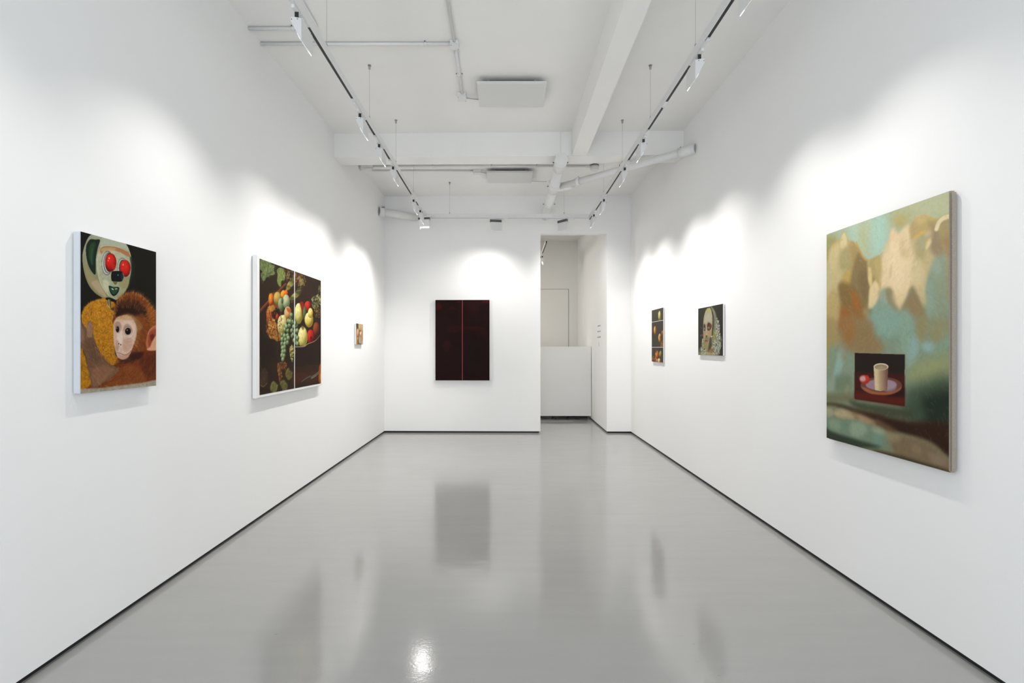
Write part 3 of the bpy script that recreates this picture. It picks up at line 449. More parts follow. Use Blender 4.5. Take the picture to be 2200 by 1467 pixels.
def paint_triple(w, h, k):
    """the three little still lifes of the narrow picture (k = 0 top, 1 middle, 2 bottom)"""
    zt, zb = ((.5205, .3605), (.354, .0115), (.005, -.189))[k]
    c = Cv(w, h, wall_warp(1380, 640, 9.17, 2.026, 6.723, 6.231, zt, zb, w, h), '#45423a', 21 + k)
    c.blob(330, 700, 300, 500, '#403c34', .6)
    if k == 0: c.orb(338, 350, 26, 90, ('#6c6a34', '#b5ad5c', '#d8d292')); c.poly([(330, 270), (345, 262), (350, 320)], '#cfc98a', .9, soft=2); c.ell(362, 340, 8, 50, '#6c4422', .8, soft=4)
    if k == 1:
        c.orb(250, 640, 22, 90, ('#6c3c1c', '#bf8c48', '#dcc888')); c.poly([(250, 570), (272, 590), (268, 680), (255, 700)], '#a84c1c', .8, soft=5); c.line([(262, 520), (246, 570)], 6, '#2c2418', .8); c.ell(205, 620, 14, 70, '#6c4a2c', .8, soft=8)
        c.orb(342, 790, 26, 90, ('#7a4416', '#cf8a38', '#ecca7c')); c.ell(348, 770, 10, 34, '#5a3416', .8, soft=5); c.orb(395, 700, 20, 60, ('#5c3414', '#9c6228', '#c48a44'))
        q = [(370, 860), (412, 830), (412, 968), (362, 968)]; c.poly(q, '#7a4424', .9, soft=4); c.dots(q, ['#c08a5c', '#a84030', '#5c6a3c', '#3c2414'], 80, 13, .7)
        c.dots([(370, 700), (412, 670), (412, 860), (385, 840)], ['#8a5a2c', '#4c3018'], 40, 12, .6)
    if k == 2:
        c.orb(288, 1120, 32, 80, ('#7c3010', '#c8652a', '#e09448')); c.poly([(262, 1020), (275, 1020), (290, 1070), (270, 1080)], '#8c3418', .9, soft=2); c.orb(352, 1110, 26, 70, ('#54441c', '#8f7a3c', '#b8a460'), rot=.2)
        q = [(182, 1180), (240, 1130), (262, 1180), (280, 1250), (182, 1250)]; c.poly(q, '#6c4a2c', .8, soft=4); c.dots(q, ['#b08c5c', '#8a5028', '#3c2c1c'], 70, 13, .7); c.orb(330, 1235, 28, 50, ('#8a5c2c', '#cfa468', '#ead9a8')); c.orb(290, 1225, 14, 34, ('#7c4418', '#b87434', '#d8a464'))
    c.grain(.08); return c.im

def paint_bather(w, h):
    c = Cv(w, h, wall_warp(740, 670, 16.3, -1.981, 6.395, 6.70, .3255, .0465, w, h), '#a4815c', 9)
    c.poly([(412, 390), (500, 400), (490, 560), (470, 640), (412, 560)], '#4c4430', sm=False, soft=4); c.poly([(412, 540), (445, 560), (430, 700), (412, 700)], '#8a7040', .9, soft=5)
    c.poly([(500, 400), (600, 410), (600, 520), (560, 600), (510, 590), (490, 500)], '#b7a368', .95, soft=8); c.ell(525, 530, 32, 50, '#c3a48c', 1, soft=6); c.poly([(590, 410), (655, 425), (650, 620), (600, 650), (580, 520)], '#c2a077', .95, soft=8)
    c.poly([(520, 560), (600, 570), (600, 640), (530, 640)], '#a5985c', .8, soft=8); c.line([(525, 665), (575, 668)], 26, '#6c3420', .85)
    c.orb(475, 740, 42, 150, ('#8a5c3c', '#c99a6c', '#e0bd8c')); c.line([(470, 640), (462, 740), (478, 840)], 9, '#9c6040', .7); c.line([(512, 620), (522, 760), (500, 930)], 16, '#3c2c1c', .8)
    c.poly([(412, 900), (460, 940), (460, 1135), (412, 1135)], '#b8906c', 1, soft=4); c.poly([(460, 960), (520, 960), (520, 1130), (460, 1130)], '#6a5020', .9, soft=6); c.ell(575, 730, 40, 55, '#d0aa8c', 1, soft=6); c.ell(560, 760, 18, 40, '#e6d6c8', .8, soft=4)
    c.poly([(545, 800), (580, 900), (560, 1100), (520, 1080), (500, 980)], '#a0a888', .95, soft=6); c.poly([(590, 760), (652, 760), (652, 1020), (590, 1040), (560, 900)], '#b98a66', 1, soft=6); c.ell(565, 850, 12, 34, '#7c4a34', .8, soft=4)
    c.poly([(605, 1030), (652, 1000), (652, 1135), (600, 1130)], '#b0a8b0', 1, soft=4); c.line([(530, 1118), (590, 1122)], 14, '#2c1c10', .9)
    c.grain(.05); return c.im

def paint_red(w, h, k):
    """left (0) and right (1) wing of the dark red diptych"""
    x0, x1 = ((168, 552), (560, 943))[k]
    c = Cv(w, h, flat_warp(x0, 157, x1, 1315, w, h), '#1c0a08', 31 + k)
    if k == 0:
        for a in ((215, 250, 70, 60, '#4a0d12', .9), (500, 180, 70, 40, '#48100f', .8), (390, 280, 60, 30, '#3c0c0c', .7), (430, 560, 130, 60, '#300b0b', .7), (330, 820, 60, 90, '#35100a', .7), (300, 520, 160, 200, '#241210', .5), (450, 900, 90, 160, '#150a06', .8), (520, 330, 40, 300, '#2c0808', .6), (260, 1180, 160, 90, '#220c0e', .7)): c.blob(*a[:5], a[5] * .6)
        c.line([(548, 300), (546, 800)], 10, '#5a0a0c', .7)
    else:
        for a in ((890, 180, 90, 34, '#5c1014', .8), (720, 220, 160, 110, '#300c0d', .8), (720, 320, 160, 120, '#2a0b0b', .7), (660, 560, 200, 36, '#380b0c', .8), (850, 620, 120, 50, '#2c0a0a', .7), (740, 900, 180, 240, '#160a0a', .7), (850, 240, 60, 24, '#160a08', .8), (740, 440, 200, 50, '#1b0f0a', .7)): c.blob(*a[:5], a[5] * .7)
    c.grain(.12); return c.im

# ---------------------------------------------------------------- materials
def s2l(c): c = np.asarray(c, float); return np.where(c <= .04045, c / 12.92, ((c + .055) / 1.055) ** 2.4)
def mat(name, rgb, rough=.5, metal=0., spec=.5, noise=0., nscale=20., bump=0., bscale=200., coat=0.):
    m = bpy.data.materials.new(name); m.use_nodes = True; nt = m.node_tree; b = nt.nodes['Principled BSDF']
    b.inputs['Roughness'].default_value = rough; b.inputs['Metallic'].default_value = metal
    b.inputs['Specular IOR Level'].default_value = spec; b.inputs['Coat Weight'].default_value = coat
    b.inputs['Base Color'].default_value = (*rgb, 1)
    tc = nt.nodes.new('ShaderNodeTexCoord')
    if noise:
        n = nt.nodes.new('ShaderNodeTexNoise'); n.inputs['Scale'].default_value = nscale; n.inputs['Detail'].default_value = 5
        nt.links.new(tc.outputs['Object'], n.inputs['Vector'])
        r = nt.nodes.new('ShaderNodeMapRange'); r.inputs['From Min'].default_value = .25; r.inputs['From Max'].default_value = .75
        r.inputs['To Min'].default_value = 1 - noise; r.inputs['To Max'].default_value = 1 + noise * .3
        nt.links.new(n.outputs['Fac'], r.inputs['Value'])
        v = nt.nodes.new('ShaderNodeVectorMath'); v.operation = 'SCALE'; v.inputs[0].default_value = rgb
        nt.links.new(r.outputs['Result'], v.inputs['Scale']); nt.links.new(v.outputs['Vector'], b.inputs['Base Color'])
    if bump:
        n = nt.nodes.new('ShaderNodeTexNoise'); n.inputs['Scale'].default_value = bscale; n.inputs['Detail'].default_value = 3
        nt.links.new(tc.outputs['Object'], n.inputs['Vector'])
        bp = nt.nodes.new('ShaderNodeBump'); bp.inputs['Strength'].default_value = bump; bp.inputs['Distance'].default_value = .002
        nt.links.new(n.outputs['Fac'], bp.inputs['Height']); nt.links.new(bp.outputs['Normal'], b.inputs['Normal'])
    return m
M = {}
M['wall'] = mat('white_wall_paint', WALLC, .75, spec=.25, noise=.012, nscale=1.6, bump=.10, bscale=260)
M['ceil'] = mat('white_ceiling_paint', CEILC, .8, spec=.2, noise=.02, nscale=3, bump=.35, bscale=40)
M['far'] = mat('passage_wall_paint', (.80, .785, .75), .75, spec=.25, noise=.02, nscale=2)
M['black'] = mat('black_recess', (.012, .012, .012), .45, noise=.2)
M['white'] = mat('white_lacquer', (.74, .745, .74), .35, noise=.01)
M['white2'] = mat('white_pipe_paint', (.80, .80, .79), .5, noise=.03, bump=.1, bscale=60)
M['track'] = mat('white_track_aluminium', (.78, .785, .78), .35, noise=.01)
M['slot'] = mat('black_track_slot', (.004, .004, .004), .5, noise=.1)
M['fin'] = mat('grey_cast_heat_sink', (.13, .13, .12), .5, noise=.1)
M['finback'] = mat('dark_heat_sink_core', (.02, .02, .018), .6, noise=.1)
M['finback2'] = mat('grey_shadow_gap', (.30, .29, .27), .7, noise=.1)
M['steel'] = mat('brushed_steel', (.46, .45, .42), .45, metal=.5, noise=.1)
M['wire'] = mat('steel_wire', (.36, .36, .34), .5, metal=.5, noise=.05)
M['screw'] = mat('dark_screw', (.06, .06, .06), .4, metal=.5, noise=.1)
M['panel'] = mat('white_infrared_panel', (.72, .72, .70), .6, noise=.01)
M['frame'] = mat('white_picture_frame', (.84, .84, .83), .45, noise=.02, nscale=8)
M['board'] = mat('white_panel_edge', (.60, .63, .67), .55, noise=.03, nscale=10)
M['linen'] = mat('raw_linen', (.36, .31, .255), .9, noise=.25, nscale=220, bump=.5, bscale=700)
M['desk'] = mat('white_desk_laminate', (.87, .86, .84), .5, noise=.02, nscale=2)
M['ink'] = mat('grey_wall_lettering', (.40, .40, .40), .6, noise=.05)
M['dark'] = mat('dark_clutter', (.035, .033, .03), .5, noise=.3, nscale=12)
M['dark2'] = mat('grey_clutter', (.07, .066, .058), .5, noise=.4, nscale=20)
M['glow'] = bpy.data.materials.new('lit_lens'); M['glow'].use_nodes = True
_n = M['glow'].node_tree; _b = _n.nodes['Principled BSDF']; _b.inputs['Base Color'].default_value = (1, 1, 1, 1)
_b.inputs['Emission Color'].default_value = (1, .985, .95, 1); _b.inputs['Emission Strength'].default_value = 3.0

# polished resin floor
def floor_mat():
    m = bpy.data.materials.new('polished_grey_resin'); m.use_nodes = True; nt = m.node_tree; N = nt.nodes; L = nt.links; b = N['Principled BSDF']
    tc = N.new('ShaderNodeTexCoord')
    def noise(scale, det=4, vec=None):
        n = N.new('ShaderNodeTexNoise'); n.inputs['Scale'].default_value = scale; n.inputs['Detail'].default_value = det
        L.new(vec or tc.outputs['Object'], n.inputs['Vector']); return n
    def mr(src, a, b_, c, d):
        r = N.new('ShaderNodeMapRange'); r.inputs['From Min'].default_value = a; r.inputs['From Max'].default_value = b_
        r.inputs['To Min'].default_value = c; r.inputs['To Max'].default_value = d; L.new(src, r.inputs['Value']); return r.outputs['Result']
    def mul(a, b_):
        q = N.new('ShaderNodeMath'); q.operation = 'MULTIPLY'; L.new(a, q.inputs[0]); L.new(b_, q.inputs[1]); return q.outputs[0]
    big = mr(noise(.8).outputs['Fac'], .3, .7, .965, 1.02)
    mp = N.new('ShaderNodeMapping'); mp.inputs['Scale'].default_value = (1.2, 9, 1); mp.inputs['Rotation'].default_value = (0, 0, .25); L.new(tc.outputs['Object'], mp.inputs['Vector'])
    streak = mr(noise(1.6, 6, mp.outputs['Vector']).outputs['Fac'], .35, .7, 1.01, .975)
    # scuffs: tiny dark flecks, gathered in patches
    mp2 = N.new('ShaderNodeMapping'); mp2.inputs['Scale'].default_value = (18, 60, 1); mp2.inputs['Rotation'].default_value = (0, 0, .5); L.new(tc.outputs['Object'], mp2.inputs['Vector'])
    fl = mr(noise(1.3, 2, mp2.outputs['Vector']).outputs['Fac'], .70, .76, 0, 1); patch = mr(noise(1.5, 2).outputs['Fac'], .56, .66, 0, 1)
    sc = N.new('ShaderNodeMath'); sc.operation = 'MULTIPLY_ADD'; L.new(mul(fl, patch), sc.inputs[0]); sc.inputs[1].default_value = -.30; sc.inputs[2].default_value = 1
    f = mul(mul(big, streak), sc.outputs[0])
    v = N.new('ShaderNodeVectorMath'); v.operation = 'SCALE'; v.inputs[0].default_value = FLOORC; L.new(f, v.inputs['Scale']); L.new(v.outputs['Vector'], b.inputs['Base Color'])
    L.new(mr(noise(2.5, 3).outputs['Fac'], .3, .7, FLOORR - .02, FLOORR + .04), b.inputs['Roughness'])
    b.inputs['Specular IOR Level'].default_value = FLOORS
    mp3 = N.new('ShaderNodeMapping'); mp3.inputs['Scale'].default_value = (1, 2.2, 1); L.new(tc.outputs['Object'], mp3.inputs['Vector'])
    w1 = noise(2.2, 2, mp3.outputs['Vector']); bp = N.new('ShaderNodeBump'); bp.inputs['Strength'].default_value = .25; bp.inputs['Distance'].default_value = .006
    L.new(w1.outputs['Fac'], bp.inputs['Height'])
    w2 = noise(90, 2); bp2 = N.new('ShaderNodeBump'); bp2.inputs['Strength'].default_value = .22; bp2.inputs['Distance'].default_value = .0008
    L.new(w2.outputs['Fac'], bp2.inputs['Height']); L.new(bp.outputs['Normal'], bp2.inputs['Normal']); L.new(bp2.outputs['Normal'], b.inputs['Normal'])
    return m
M['floor'] = floor_mat()
def art_mat(rough, spec):
    m = bpy.data.materials.new('painted_canvas'); m.use_nodes = True; nt = m.node_tree; b = nt.nodes['Principled BSDF']
    a = nt.nodes.new('ShaderNodeAttribute'); a.attribute_name = 'paint'; nt.links.new(a.outputs['Color'], b.inputs['Base Color'])
    b.inputs['Roughness'].default_value = rough; b.inputs['Specular IOR Level'].default_value = spec
    n = nt.nodes.new('ShaderNodeTexNoise'); n.inputs['Scale'].default_value = 500; tc = nt.nodes.new('ShaderNodeTexCoord'); nt.links.new(tc.outputs['Object'], n.inputs['Vector'])
    bp = nt.nodes.new('ShaderNodeBump'); bp.inputs['Strength'].default_value = .15; bp.inputs['Distance'].default_value = .001
    nt.links.new(n.outputs['Fac'], bp.inputs['Height']); nt.links.new(bp.outputs['Normal'], b.inputs['Normal']); return m
M['art'] = art_mat(.6, .10)

# ---------------------------------------------------------------- mesh helpers
class MB:
    def __init__(s): s.v, s.f, s.sm = [], [], []
    def add(s, vs, fs, smooth=False):
        o = len(s.v); s.v += [tuple(p) for p in vs]; s.f += [tuple(i + o for i in f) for f in fs]; s.sm += [smooth] * len(fs); return s
    def box(s, x0, x1, y0, y1, z0, z1):
        x0, x1 = sorted((x0, x1)); y0, y1 = sorted((y0, y1)); z0, z1 = sorted((z0, z1))
        return s.add([(x0, y0, z0), (x1, y0, z0), (x1, y1, z0), (x0, y1, z0), (x0, y0, z1), (x1, y0, z1), (x1, y1, z1), (x0, y1, z1)],
                     [(3, 2, 1, 0), (4, 5, 6, 7), (0, 1, 5, 4), (1, 2, 6, 5), (2, 3, 7, 6), (3, 0, 4, 7)])
    def prism(s, poly, z0, z1):
        """vertical prism on a counter-clockwise plan"""
        n = len(poly)
        return s.add([(x, y, z0) for x, y in poly] + [(x, y, z1) for x, y in poly], [tuple(range(n))[::-1], tuple(range(n, 2 * n))] + [(i, (i + 1) % n, n + (i + 1) % n, n + i) for i in range(n)])
    def ext_y(s, prof, y0, y1):
        """profile of (x, z) drawn along y"""
        n = len(prof)
        return s.add([(x, y0, z) for x, z in prof] + [(x, y1, z) for x, z in prof], [tuple(range(n)), tuple(range(n, 2 * n))[::-1]] + [(i, n + i, n + (i + 1) % n, (i + 1) % n) for i in range(n)])
    def tube(s, a, b, r, r2=None, n=20, caps=True):
        a, b = Vector(a), Vector(b); r2 = r if r2 is None else r2; d = (b - a).normalized()
        u = d.orthogonal().normalized(); w = d.cross(u)
        va = [a + (u * math.cos(t) + w * math.sin(t)) * r for t in np.linspace(0, 2 * math.pi, n, endpoint=False)]
        vb = [b + (u * math.cos(t) + w * math.sin(t)) * r2 for t in np.linspace(0, 2 * math.pi, n, endpoint=False)]
        o = len(s.v); s.add(va + vb, [(i, (i + 1) % n, n + (i + 1) % n, n + i) for i in range(n)], True)
        if caps: s.f += [tuple(range(o, o + n))[::-1], tuple(range(o + n, o + 2 * n))]; s.sm += [False, False]
        return s
    def path(s, pts, r, n=14):
        """bent tube with mitred rings"""
        P = [Vector(p) for p in pts]; rings = []; up = None
        for i, p in enumerate(P):
            d = ((P[i] - P[i - 1]).normalized() if i else (P[1] - P[0]).normalized()) + ((P[i + 1] - P[i]).normalized() if i < len(P) - 1 else (P[-1] - P[-2]).normalized())
            d.normalize()
            up = d.orthogonal().normalized() if up is None else (up - d * up.dot(d)).normalized()
            w = d.cross(up); rings.append([p + (up * math.cos(t) + w * math.sin(t)) * r for t in np.linspace(0, 2 * math.pi, n, endpoint=False)])
        o = len(s.v); s.v += [tuple(q) for R in rings for q in R]
        for k in range(len(P) - 1):
            for i in range(n): s.f.append((o + k * n + i, o + k * n + (i + 1) % n, o + (k + 1) * n + (i + 1) % n, o + (k + 1) * n + i)); s.sm.append(True)
        e = o + (len(P) - 1) * n
        s.f += [tuple(range(o, o + n))[::-1], tuple(range(e, e + n))]; s.sm += [False, False]; return s
    def mesh(s, name, m, bevel=0.):
        me = bpy.data.meshes.new(name); me.from_pydata(s.v, [], s.f)
        me.polygons.foreach_set('use_smooth', s.sm); me.materials.append(m)
        bm = bmesh.new(); bm.from_mesh(me); bmesh.ops.recalc_face_normals(bm, faces=bm.faces)
        if bevel: bmesh.ops.bevel(bm, geom=[e for e in bm.edges if e.calc_face_angle(0) > .6], offset=bevel, segments=2, affect='EDGES', clamp_overlap=True)
        bm.to_mesh(me); bm.free(); me.update(); return me
    def build(s, name, m, parent=None, bevel=0.):
        return link(name, s.mesh(name, m, bevel), parent)
def link(name, me, parent=None):
    o = bpy.data.objects.new(name, me); COL.objects.link(o)
    if parent is not None: o.parent = parent
    return o
def thing(name, label, cat, loc=(0, 0, 0), rz=0., group=None):
    o = bpy.data.objects.new(name, None); COL.objects.link(o); o.location = loc; o.rotation_euler = (0, 0, rz); o.empty_display_size = .05
    o['label'] = label; o['category'] = cat
    if group: o['group'] = group
    return o
def struct(o): o['kind'] = 'structure'; return o
def up(z): return z + CH

# ---------------------------------------------------------------- the room
XL, XR = -2.006, 2.045          # wall faces
HC = up(2.50)                   # ceiling
GAP, REC = .030, .023           # the walls stop above a black recessed base strip
Y0 = -2.4
ST = [struct(MB().box(-4.2, 3.2, Y0 - .3, 12.2, -.12, 0).build('floor', M['floor']))]
ceil = struct(MB().box(-2.4, 2.4, Y0 - .2, 11.6, HC, HC + .15).build('ceiling', M['ceil']))
# beams: one across the room, one along it
BY0, BY1, BZ = 5.62, 5.86, up(2.223)
MB().prism([(XL, BY0 + .03), (XR, BY0 - .05), (XR, BY1 - .05), (XL, BY1 + .03)], BZ, HC).build('cross_beam', M['ceil'], ceil)
MB().box(.762, .932, Y0, BY0 - .03, BZ, HC).build('long_beam', M['ceil'], ceil)
yb = lambda x: 7.985 - (x - XL) * .0155           # the back wall stands a touch askew
XO0, XO1 = .566, 1.653                            # the opening in it
ZO = up(1.873)
struct(MB().box(XL - .2, XL, Y0, yb(XL) + .2, GAP, HC).build('wall_left', M['wall']))
struct(MB().box(XR, XR + .2, Y0, yb(XR) + .2, GAP, HC).build('wall_right', M['wall']))
struct(MB().prism([(XL, yb(XL)), (XO0, yb(XO0)), (XO0, yb(XO0) + .11), (XL, yb(XL) + .11)], GAP, HC).prism([(XO0, yb(XO0)), (XO1, yb(XO1)), (XO1, yb(XO1) + .11), (XO0, yb(XO0) + .11)], ZO, HC).build('wall_back', M['wall']))
struct(MB().prism([(XO1, yb(XO1)), (XR, yb(XR)), (XR + .2, 11.5), (1.676, 11.5)], GAP, HC).build('wall_passage', M['wall']))
struct(MB().box(-2.4, 1.676, 11.3, 11.5, GAP, HC).build('wall_far', M['far']))
struct(MB().box(-2.4, -2.2, yb(-2.2) + .11, 11.3, GAP, HC).build('wall_far_left', M['far']))
# street front behind the camera: piers and a header around a wide opening
struct(MB().box(XL, -1.75, Y0, Y0 + .15, 0, HC).box(1.75, XR, Y0, Y0 + .15, 0, HC).box(-1.75, 1.75, Y0, Y0 + .15, 2.85, HC).build('wall_front', M['wall']))
struct(MB().box(XL - .1, XL - REC, Y0, yb(XL) + .1, 0, GAP).build('baseboard_left', M['black']))
struct(MB().box(XR + REC, XR + .1, Y0, yb(XR) + .1, 0, GAP).build('baseboard_right', M['black']))
struct(MB().prism([(XL - REC, yb(XL) + REC), (XO0 - REC, yb(XO0) + REC), (XO0 - REC, yb(XO0) + .09), (XL - REC, yb(XL) + .09)], 0, GAP).build('baseboard_back', M['black']))
struct(MB().prism([(XO1 + REC, yb(XO1) + REC), (XR + REC, yb(XR) + REC), (XR + .1, 11.4), (1.676 + REC, 11.4)], 0, GAP).build('baseboard_passage', M['black']))
struct(MB().box(-2.3, 1.70, 11.3 + REC, 11.45, 0, GAP).build('baseboard_far', M['black']))
# flush doors in the room beyond
d = struct(MB().box(.50, 1.456, 11.288, 11.30, .02, up(1.366)).build('door_1', M['far'], bevel=.003))
MB().box(.50, 1.466, 11.292, 11.30, up(1.366), up(1.366) + .009).box(1.456, 1.465, 11.292, 11.30, .02, up(1.366)).build('door_gap', M['finback2'], d)
d2 = struct(MB().prism([(1.6645, 10.45), (1.680, 10.45), (1.690, 11.27), (1.6680, 11.27)], .035, up(1.30)).build('door_2', M['wall'], bevel=.002))

# ---------------------------------------------------------------- reception desk in the passage
dk = thing('reception_desk', 'tall white panelled desk front closing the passage, floating above a dark gap', 'desk', (1.1, 9.43, 0))
def rel(o, q): return (q[0] - o.location[0], q[1] - o.location[1], q[2] - o.location[2])
MB().box(-.65, .556, -.03, .0, .076, 1.424).build('front_panel', M['desk'], dk, .002)
MB().box(-.65, .540, .0, .55, 1.39, 1.42).build('desk_top', M['desk'], dk, .002)
MB().box(-.65, .53, .22, .25, 0, 1.38).build('gap_shade_board', M['dark'], dk)  # dark board whose colour supplies the shade behind the floor gap
def under(kind, label, x, y, parts, group='small dark items stored under the desk'):
    t = thing(kind, label, kind.replace('_', ' '), (x, y, 0)); return t
t = thing('storage_box', 'low grey storage box under the desk at its left end', 'box', (.80, 9.50, 0)); MB().box(-.10, .10, 0, .14, 0, .065).build('box_body', M['dark2'], t, .004); MB().box(-.104, .104, -.004, .144, .058, .072).build('box_lid', M['dark'], t, .002)
t = thing('cable_coil', 'tangle of grey cable lying under the middle of the desk', 'cable', (1.08, 9.52, 0))
pts = [(.13 * math.cos(a) * (1 + .12 * math.sin(3.3 * a)), .07 * math.sin(a), .012 + .012 * (a / 6.283) + .006 * math.sin(5 * a)) for a in np.linspace(0, 6.283 * 3.4, 90)]
MB().path(pts, .006, 6).build('cable_loops', M['dark2'], t)
t = thing('power_strip', 'black power strip with a grey plug under the desk near the right wall', 'power strip', (1.34, 9.50, 0)); MB().box(-.11, .11, 0, .05, 0, .04).build('strip_body', M['dark'], t, .004)
MB().tube((-.06, .02, .04), (-.06, .02, .07), .016, .012).build('plug', M['dark2'], t); MB().path([(-.06, .02, .07), (-.04, .01, .085), (0, -.01, .06), (.03, -.02, .006), (.09, 0, .006)], .005, 6).build('cord', M['dark2'], t)
t = thing('threshold_strip', 'thin pale metal strip on the floor in front of the desk', 'threshold', (1.0, 9.25, 0)); MB().box(-.5, .28, -.012, .012, 0, .004).build('strip', M['steel'], t, .001)

# wall lettering on the passage wall: three short illegible lines and a bar
lt = thing('wall_lettering', 'small grey vinyl lettering, three short lines over a vertical bar, on passage wall', 'lettering', (1.653, 8.62, 0))
def wl(y, zt, zb, n, seed):
    rs = np.random.RandomState(seed); b = MB(); x = lambda yy: XO1 + (yy - yb(XO1)) * (1.676 - XO1) / (11.5 - yb(XO1)) - 1.653
    span = .30; y0 = -span / 2
    for i in range(n):
        a = y0 + span * i / n; wd = span / n * .72; h = zt - zb; k = rs.randint(4); th = wd * .26
        def bar(ya, yb_, za, zb_): b.box(x(8.62 + ya) - .0025, x(8.62 + ya) + .002, ya, yb_, za, zb_)
        bar(a, a + th, zb, zt)
        if k != 1: bar(a, a + wd, zb + h * .42, zb + h * .60)
        if k in (0, 2): bar(a + wd - th, a + wd, zb, zt - h * .2)
        if k in (1, 3): bar(a, a + wd, zb, zb + h * .2)
        if k == 2: bar(a, a + wd, zt - h * .2, zt)
    return b
for j, (pt, pb, n) in enumerate(((698.3, 701.0, 5), (710.3, 713.2, 5), (722.6, 725.4, 6))):
    Y = 8.62; wl(Y, up((VY - pt) * Y / FPX), up((VY - pb) * Y / FPX), n, j + 1).build('text_line', M['ink'], lt)
MB().box(.004, .0105, -.014, .014, up((VY - 744) * 8.62 / FPX), up((VY - 734.5) * 8.62 / FPX)).build('bar', M['ink'], lt)

# ---------------------------------------------------------------- paintings
def canvas_mesh(im, P):
    """grid of h x w coloured cells; P(u, v) gives the 3-D point, u to the right, v down (both 0..1)"""
    h, w, _ = im.shape; lin = s2l(np.clip(im, 0, 1)) * ART
    us = np.linspace(0, 1, w); vs = np.linspace(0, 1, h); U, V = np.meshgrid(us, vs)
    A, B_, C_ = (np.array(P(*q)) for q in ((0, 0), (1, 0), (0, 1)))
    co = A + U[..., None] * (B_ - A) + V[..., None] * (C_ - A)
    idx = np.arange(h * w).reshape(h, w)
    q = np.stack([idx[:-1, :-1], idx[1:, :-1], idx[1:, 1:], idx[:-1, 1:]], -1).reshape(-1, 4)
    me = bpy.data.meshes.new('canvas'); nf = len(q)
    me.vertices.add(h * w); me.vertices.foreach_set('co', co.reshape(-1).astype(np.float32))
    me.loops.add(nf * 4); me.loops.foreach_set('vertex_index', q.reshape(-1).astype(np.int32))
    me.polygons.add(nf); me.polygons.foreach_set('loop_start', np.arange(0, nf * 4, 4, dtype=np.int32)); me.polygons.foreach_set('loop_total', np.full(nf, 4, np.int32))
    me.update(calc_edges=True); at = me.color_attributes.new('paint', 'FLOAT_COLOR', 'POINT')
    at.data.foreach_set('color', np.concatenate([lin, np.ones((h, w, 1))], -1).reshape(-1).astype(np.float32))
    me.materials.append(M['art']); me.validate(); return me
def painting(name, label, side, xf, ya, yb_, zt, zb, parts, body=None, frame=None, bmat='board', bev=.004, wallx=None):
    """side -1 left wall, +1 right wall. parts: list of (image, u0, u1, v0, v1) laid on the face"""
    wx = wallx if wallx is not None else (XL if side < 0 else XR)
    yc = (ya + yb_) / 2; t = thing(name, label, 'painting', (wx, yc, up(zb)))
    z0, z1 = 0, zt - zb; xin = xf - wx
    e = .0015 * (1 if side < 0 else -1)
    fy0, fy1, fz0, fz1 = (ya - yc, yb_ - yc, z0, z1)
    by, bz = (frame[0], frame[1]) if frame else (0, 0)
    xb = .004 * (1 if side < 0 else -1)
    MB().box(xb, xin - e, fy0 - by, fy1 + by, fz0 - bz, fz1 + bz).build('frame' if frame else 'stretcher', M[bmat], t, bev)
    for im, u0, u1, v0, v1 in parts:
        if side < 0: P = lambda u, v: (xin, fy0 + (fy1 - fy0) * (u0 + (u1 - u0) * u), fz1 + (fz0 - fz1) * (v0 + (v1 - v0) * v))
        else: P = lambda u, v: (xin, fy1 + (fy0 - fy1) * (u0 + (u1 - u0) * u), fz1 + (fz0 - fz1) * (v0 + (v1 - v0) * v))
        link('canvas', canvas_mesh(im, P), t)
    return t, xin, yc
painting('painting', 'painting of a baby monkey clinging to a metal-headed figure with round red eyes', -1, -1.967, 2.236, 2.7185, .5385, -.212, [(paint_monkey(260, 404), 0, 1, 0, 1)], bev=.002)
im = paint_fruit(384, 330)
t, xin, yc = painting('painting', 'white-framed two-part painting of a basket of fruit with green grapes', -1, -1.964, 3.856, 5.131, .712, -.3765, [(im[:, :189], 0, .4935, 0, 1), (im[:, 193:], .5065, 1, 0, 1)], frame=(.042, .0235), bmat='frame')
painting('painting', 'tiny white-edged figure painting in skin tones, last on the left wall', -1, -1.981, 6.395, 6.70, .3255, .0465, [(paint_bather(72, 66), 0, 1, 0, 1)], bmat='frame', bev=.002)
painting('painting', 'big unframed painting of clouds with a dark inset picture of a cup', 1, 2.005, 2.184, 3.028, .712, -.566, [(paint_clouds(400, 606), .004, .994, .0035, .9965)], bmat='linen', bev=.008)
painting('painting', 'small painting of a pale veiled face on dark ground', 1, 2.0245, 4.514, 5.093, .412, -.073, [(paint_portrait(170, 143), 0, 1, 0, 1)], bmat='frame', bev=.002)
pt = [(paint_triple(100, 34, 0), 0, 1, 0, .226), (paint_triple(100, 72, 1), 0, 1, .2355, .7175), (paint_triple(100, 41, 2), 0, 1, .727, 1)]
painting('painting', 'narrow painting of onions and fruit in three stacked panels, white edges', 1, 2.026, 6.231, 6.723, .5205, -.189, pt, bmat='frame', bev=.002)
yr = yb(-.71); t = thing('painting', 'dark red painting split by a bright red vertical line, on the back wall', 'painting', (-.7125, yr, up(-.535)), -.0155)
MB().box(-.49, .49, -.033, -.004, .003, 1.316).build('backing_board', M['frame'], t, .002)
MB().box(-.4425, .4425, -.056, -.033, .003, 1.319).build('stretcher', mat('dark_red_edge', (.02, .008, .007), .6, noise=.2), t, .001)
for k, (x0, x1) in enumerate(((-.4425, -.003), (.003, .4425))):
    link('canvas', canvas_mesh(paint_red(70, 200, k), lambda u, v: (x0 + (x1 - x0) * u, -.0575, 1.319 + (.003 - 1.319) * v)), t)
MB().box(-.0048, .0048, -.0590, -.056, .003, 1.319).build('red_line', mat('red_line', (.32, .014, .016), .5, noise=.2), t)

